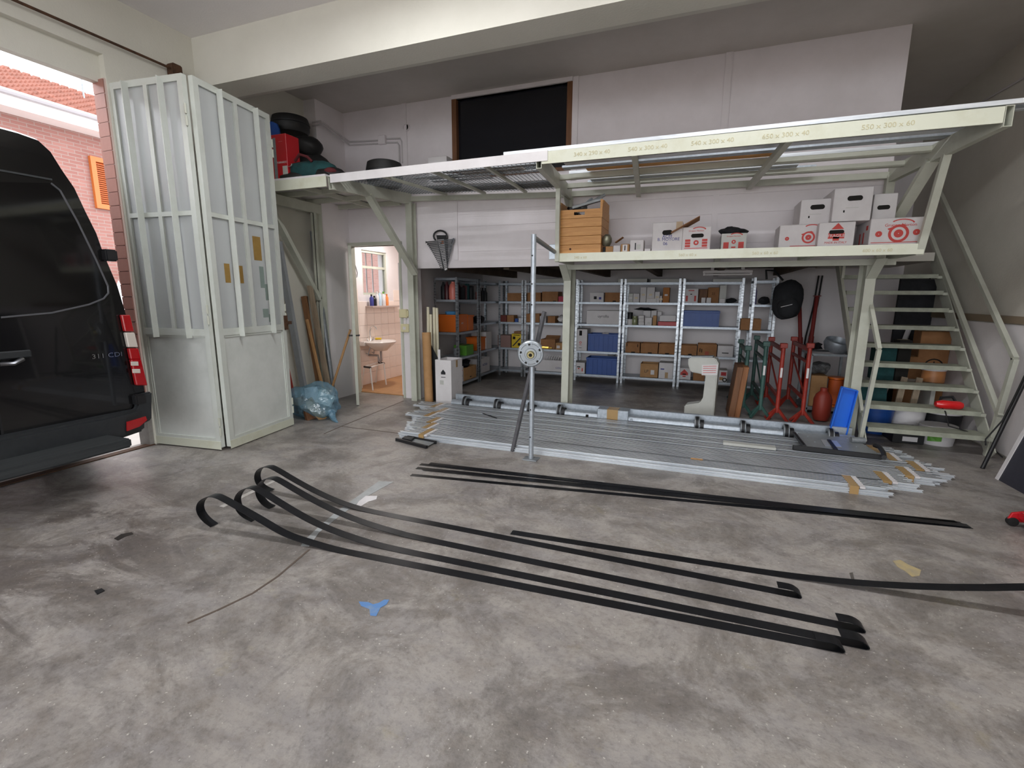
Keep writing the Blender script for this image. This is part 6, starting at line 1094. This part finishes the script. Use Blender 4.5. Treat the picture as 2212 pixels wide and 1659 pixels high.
t, a, b = fit('light_switch', 'beige light switch with a white rocker on the white stub wall, lower of two', 'switch', 869, 886, 700, 717, YT, .045, M_beige); c = (a+b)/2; MB().box(c.x-.022, c.x-.002, YT-.053, YT-.045, c.z-.022, c.z+.022).build('rocker', M_white, t); MB().box(c.x+.002, c.x+.02, YT-.05, YT-.045, c.z-.022, c.z+.022).build('rocker', M_white, t)
pts = [PY(877, y, YT-.012) for y in (440, 520, 600, 668)]; o = MB().path([V((pts[0].x, p.y, p.z)) for p in pts], .01, 8).build('conduit', M_white, smooth=True); tag(o, 'white conduit dropping to the beige electrical box', 'conduit')
p = PY(877, 686, YT-.012); q = PY(877, 700, YT-.012); o = MB().tube(V((p.x, p.y, p.z)), V((p.x, q.y, q.z)), .01, n=8).build('conduit', M_white, smooth=True); tag(o, 'short conduit between the two beige boxes', 'conduit')
t, a, b = fit('junction_box', 'white junction box with conduits on the partition above the platform', 'junction box', 821, 835, 293, 314, YP, .05, M_panel)
for i, (y0, y1, xx) in enumerate(((302, 300, 868), (309, 309, 862))):
    yc = YP-.014; L1 = PY(821, 303+i*7, yc); c0 = PY(720, 311+i*7, yc); pp = [L1, V((-4.76, yc, c0.z)), V((-4.76, 5.48, c0.z+.1)), V((-4.9, 5.48, c0.z+.1))]
    o = MB().path(pp, .011, 8).build('conduit', mat('grey_white_conduit', '#c4bfc0', .5), smooth=True); tag(o, ('upper', 'lower')[i]+' pale conduit running from the junction box round the wall pier', 'conduit')
    R0 = PY(835, 300+i*8, yc); R1 = PY(xx-4, 299+i*9, yc); R2 = PY(xx, 306+i*8, yc); R3 = PY(xx+1, 352, yc); R3.x = R2.x; o = MB().path([R0, R1, R2, R3], .011, 8).build('conduit', mat('grey_white_conduit', '#c4bfc0', .5), smooth=True); tag(o, ('outer', 'inner')[i]+' pale conduit bending down from the junction box', 'conduit')
for px_, py_, Y, l in ((879, 276, YP, 'round dark vent hole with a rim high on the partition beside the batten'), (679, 453, 5.5, 'round dark vent hole with a rim on the wall pier under the gate side platform')):
    c = PY(px_, py_, Y); t = T('vent_pipe', l, 'vent', c); MB().lathe([(.04, 0), (.047, 0), (.047, .03), (.04, .03)], c, (0, -1, 0), 24).build('rim', M_panel if Y > 6 else M_black, t, smooth=True); MB().lathe([(0, 0), (.041, 0), (.041, .004), (0, .004)], c, (0, -1, 0), 24).build('opening', M_dark, t)
M_cond = mat('grey_white_conduit', '#c4bfc0', .5)
o = MB().tube(PX(2100, 232, 2.888), PX(2260, 140, 2.888), .011, n=8).build('conduit', M_cond, smooth=True); tag(o, 'pale conduit running high along the right wall', 'conduit')
# ================================================================ LEANING THINGS BY THE TOILET
def lean(name, label, cat, foot, head, hY, m, w_=.06, h=.04, kind='bar', hx=None, fx=None):
    p = PZ(*foot)
    if fx: p = PX(*foot, fx); p.z = 0
    q = PY(*head, hY) if hx is None else PX(*head, hx)
    b = MB(); (b.tube(p, q, w_/2, n=10) if kind == 'tube' else b.chan(p, q, w_, h, .004, (.3, -1, 0)) if kind == 'chan' else b.bar(p, q, w_, h, (0, 1, 0)))
    return tag(b.build(name, m, smooth=(kind == 'tube')), label, cat)
lean('steel_channel', 'wide galvanised channel leaning on the gate wall left of the planks', 'steel channel', (663, 872), (601, 522), 0, mat('grey_zinc_channel', '#a6aaae', .5, .2, col2='#979ba0'), .085, .045, 'bar', hx=-4.95, fx=-4.84)
lean('broom_handle', 'short light wooden pole leaning against the open toilet door', 'pole', (706, 874), (757, 712), 0, M_tan, .032, .032, 'tube', hx=-4.42)
lean('weathered_plank', 'grey weathered plank leaning on the pier', 'plank', (716, 872), (668, 612), 0, M_timber, .075, .03, hx=-4.9)
lean('brown_plank', 'brown plank leaning on the pier left of the grey one', 'plank', (697, 875), (656, 640), 0, mat('brown_plank_wood', '#86603f', .75, col2='#6f4c30', scale=6, stretch=(5, 5, .5)), .07, .035, hx=-4.98)
lean('striped_stick', 'thin wooden stick with white and orange paint in front of the planks', 'stick', (707, 880), (663, 690), 0, M_tan, .03, .025, hx=-4.9)
lean('steel_pipe', 'long grey metal pipe leaning on the pier right of the planks', 'pipe', (723, 868), (674, 500), 5.47, M_zinc_dull, .06, .06, 'tube')
lean('dark_bar', 'thin dark bar leaning between the brown and the grey plank', 'bar', (690, 872), (662, 640), 0, M_rust, .03, .02, hx=-4.98)
p, q = PX(639, 845, -4.7), PX(617, 772, -4.85); p.z = 0; o = MB().bar(p, q, .025, .025, (0, 1, 0)).build('red_stick', M_redp); tag(o, 'red stick leaning behind the folded gate leaf', 'stick')
jc = PZ(668, 868); o = MB().lathe([(0, 0), (.15, 0), (.16, .03), (.16, .2), (.13, .26), (.06, .28), (0, .28)], (-4.72, 5.05, 0), n=6).build('jerrycan', mat('ivory_plastic', '#c9c2a8', .45)); tag(o, 'ivory jerrycan standing behind the blue rubbish bag', 'jerrycan'); MB().lathe([(0, 0), (.04, 0), (.04, .04), (0, .04)], (-4.66, 5.0, .279), n=14).build('cap', M_black, o)
bc = PZ(668, 905); rb = T('rubbish_bag', 'translucent blue rubbish bag full of scraps on the floor beside the gate', 'rubbish bag', (bc.x, bc.y+.1, 0)); c = V((bc.x, bc.y+.12, .2))
MB().blob(c, (.35, .26, .22), 4, .12, 77, -.2, .03).build('bag_film', M_bagfilm, rb)
for i, (dx, dy, dz, s, m) in enumerate(((-.1, -.05, .0, .12, M_brown), (.08, -.08, -.08, .13, M_tan), (-.02, -.03, .08, .1, M_white), (.12, .04, .03, .1, M_grey), (-.16, .02, -.08, .09, M_darkgrey), (.02, -.12, -.1, .1, M_woodd))):
    b = MB().box(-s, s, -s*.7, s*.7, -s*.35, s*.35); o = b.build('scrap', m, rb, origin=(0, 0, 0)); o.location = c+V((dx, dy, dz))-WL[rb.name]; o.rotation_euler = (.5*i, .9*i, 1.3*i)
MB().path([c+V((.28, -.05, -.1)), c+V((.36, -.1, -.17)), c+V((.45, -.14, -.195))], [.05, .03, .01], 6).build('bag_corner', M_bagfilm, rb)
# tubes and boards beside the left post
tb_ = PZ(927, 868); o = MB().tube((tb_.x, tb_.y, 0), PY(921, 718, tb_.y+.03), .062, n=28).build('cardboard_tube', M_tan, smooth=True); tag(o, 'thick tan cardboard tube standing beside the left platform post', 'tube')
wbx = PY(957, 864, 5.82); 
carton('tall white open carton with sheets standing in it beside the cardboard tube', (PY(957, 820, 5.82).x, 6.0, 0), PY(970, 820, 5.82).x-PY(940, 820, 5.82).x+.03, .34, PY(955, 778, 5.82).z, M_white, 'open', ex=(('poly', 'f', 0, .68, [(-.035, 0), (-.035, .03), (0, .07), (.035, .03), (.035, 0)], M_darkgrey), ('rect', 'f', 0, .62, .07, .008, M_darkgrey), ('rect', 'f', -.1, .5, .06, .06, M_grey), ('rect', 'r', 0, .9, .05, .1, M_tape)), name='tall_box')
o = MB().prism([(-.16, 0, .15), (.16, 0, .15), (.16, 0, .5), (-.16, 0, 1.05)], (0, .012, 0)).build('black_sheet', M_black); place(o, (PY(938, 750, 5.95).x+.03, 6.0, 0), .0); tag(o, 'black triangular sheet standing in the tall white carton', 'sheet')
o = MB().box(-.018, .018, 0, .01, .0, .62).build('white_rule', M_white); place(o, (PY(947, 760, 5.86).x, 5.88, .15)); tag(o, 'white perforated strip standing in the tall white carton', 'strip')
for i, (x, yt) in enumerate(((923, 663), (929, 679), (936, 664), (942, 665))):
    p = PY(x, 770, 6.2); q = PY(x, yt, 6.2); o = MB().tube((p.x+.01*i, 6.2, .0), (q.x, 6.22, q.z), .021, n=14).build('white_tube', mat('ivory_tube', '#d6cfb6', .5), smooth=True); tag(o, 'slim ivory tube standing behind the tall white carton, %s of four' % ('first', 'second and shortest', 'third', 'fourth')[i], 'tube', 'ivory tubes behind the white carton')
# ================================================================ TOILET THINGS
sk = T('wash_basin', 'white wall-hung wash basin with a swan-neck tap in the toilet', 'basin', (-5.15, 6.78, .86)); bx_, by_ = -4.9, 6.75; zb_ = PX(820, 738, -4.9).z
MB().lathe([(.0, -.16), (.1, -.15), (.2, -.06), (.245, -.01), (.25, .0), (.235, .012), (.215, .0), (.17, -.06), (.08, -.1), (0, -.105)], (bx_, by_, zb_), n=32, sx=1., sy=1.15).build('bowl', M_porc, sk, smooth=True)
MB().box(-5.148, -5.02, by_-.27, by_+.27, zb_-.06, zb_+.012).build('back_ledge', M_porc, sk, bevel=.012)
tx, ty = -5.08, by_-.03; MB().path([V((tx, ty, zb_+.012)), V((tx, ty, zb_+.17)), V((tx+.02, ty, zb_+.23)), V((tx+.07, ty, zb_+.26)), V((tx+.12, ty, zb_+.24)), V((tx+.14, ty, zb_+.2))], .011, 10).build('tap', M_chrome, sk, smooth=True)
for dy in (-.06, .06): MB().tube((tx, ty+dy, zb_+.012), (tx, ty+dy*1.4, zb_+.06), .016, n=12).build('tap_knob', M_chrome, sk, smooth=True)
MB().path([V((bx_, by_, zb_-.15)), V((bx_, by_, zb_-.32)), V((bx_-.02, by_, zb_-.35)), V((bx_-.05, by_, zb_-.33)), V((bx_-.06, by_, zb_-.24)), V((-5.15, by_, zb_-.24))], .02, 10).build('waste_trap', mat('grey_trap_plastic', '#a39a98', .4), sk, smooth=True)
for dy in (-.08, .08): MB().path([V((-5.14, by_+dy, zb_-.2)), V((-5.1, by_+dy, zb_-.22)), V((-5.07, by_+dy*.6, zb_-.08))], .008, 8).build('supply_hose', M_zinc, sk, smooth=True)
o = MB().box(-.05, .05, -.03, .03, 0, .03).build('sponge', M_yellow, bevel=.008); place(o, (-5.07, by_+.18, zb_+.013), .3); tag(o, 'yellow sponge on the ledge of the wash basin', 'sponge')
bx0 = PX(824, 655, -5.08).y
for i, (px_, h, r, m, cap) in enumerate(((803, .19, .032, M_ink, M_black), (809, .17, .035, M_black, M_black), (815, .24, .03, M_white, M_white), (821, .26, .03, mat('pale_blue_bottle', '#bfd6e6', .3), M_white), (829, .24, .035, M_white, M_greenp), (836, .2, .028, mat('orange_liquid', '#e08a4a', .3), M_orange))):
    y = PX(px_, 655, -5.08).y; o = MB().lathe([(0, 0), (r, 0), (r*1.05, .01), (r*1.05, h*.68), (r*.4, h*.84), (r*.38, h*.86), (0, h*.86)], (-5.08, y, SHZ+.001), n=16).build('bottle', m, smooth=True)
    MB().lathe([(0, 0), (r*.48, 0), (r*.45, h*.14), (0, h*.14)], (-5.08, y, SHZ+.001+h*.86), n=12).build('cap', cap, o, smooth=True)
    tag(o, ('dark blue bottle at the left of the toilet window shelf', 'short black bottle with a label on the toilet window shelf', 'white spray bottle on the toilet window shelf', 'pale blue bottle on the toilet window shelf', 'white bottle with a green cap on the toilet window shelf', 'orange bottle at the right of the toilet window shelf')[i], 'bottle')
SO = V((-.02, .14, 0)); so = T('tube_stool', 'small white tubular stool frame on the orange toilet floor', 'stool', PZ(808, 848)); M_wt = mat('white_tube', '#e4e0dc', .35)
L0, L1 = PZ(796, 850)+SO, PZ(826, 837)+SO; zs_ = .38; 
for p in (L0, L1):
    MB().path([p+V((.0, -.0, .02)), p+V((-.03, .02, .2)), p+V((-.06, .04, zs_))], .011, 8).build('leg', M_wt, so, smooth=True); MB().path([p+V((-.3, .12, .02)), p+V((-.26, .1, .2)), p+V((-.2, .08, zs_))], .011, 8).build('leg', M_wt, so, smooth=True)
MB().path([L0+V((-.06, .04, zs_)), L1+V((-.06, .04, zs_))], .012, 8).path([L0+V((-.2, .08, zs_)), L1+V((-.2, .08, zs_))], .012, 8).build('seat_bar', M_wt, so, smooth=True)
for p in (L0, L1): MB().tube(p+V((-.05, .037, zs_)), p+V((-.21, .083, zs_)), .016, n=10).build('end_cap', M_black, so)
p = PX(764, 565, -4.98); o = MB().path([PX(762, 562, -5.142), PX(768, 575, -5.142), PX(772, 590, -5.142), PX(771, 598, -5.142), PX(765, 602, -5.142)], .008, 8).build('hook_hose', M_zinc_dull, smooth=True); tag(o, 'curved grey shower hose hanging on the toilet wall', 'hose')
# ================================================================ lettering becomes real mesh
dg = bpy.context.evaluated_depsgraph_get()
for o in [o for o in sc.objects if o.type == 'FONT']:
    me = bpy.data.meshes.new_from_object(o.evaluated_get(dg)); n_ = bpy.data.objects.new('lettering', me); sc.collection.objects.link(n_)
    par, mb = o.parent, o.matrix_local.copy(); nm = o.name; bpy.data.objects.remove(o); n_.parent = par; n_.matrix_local = mb; n_.name = nm
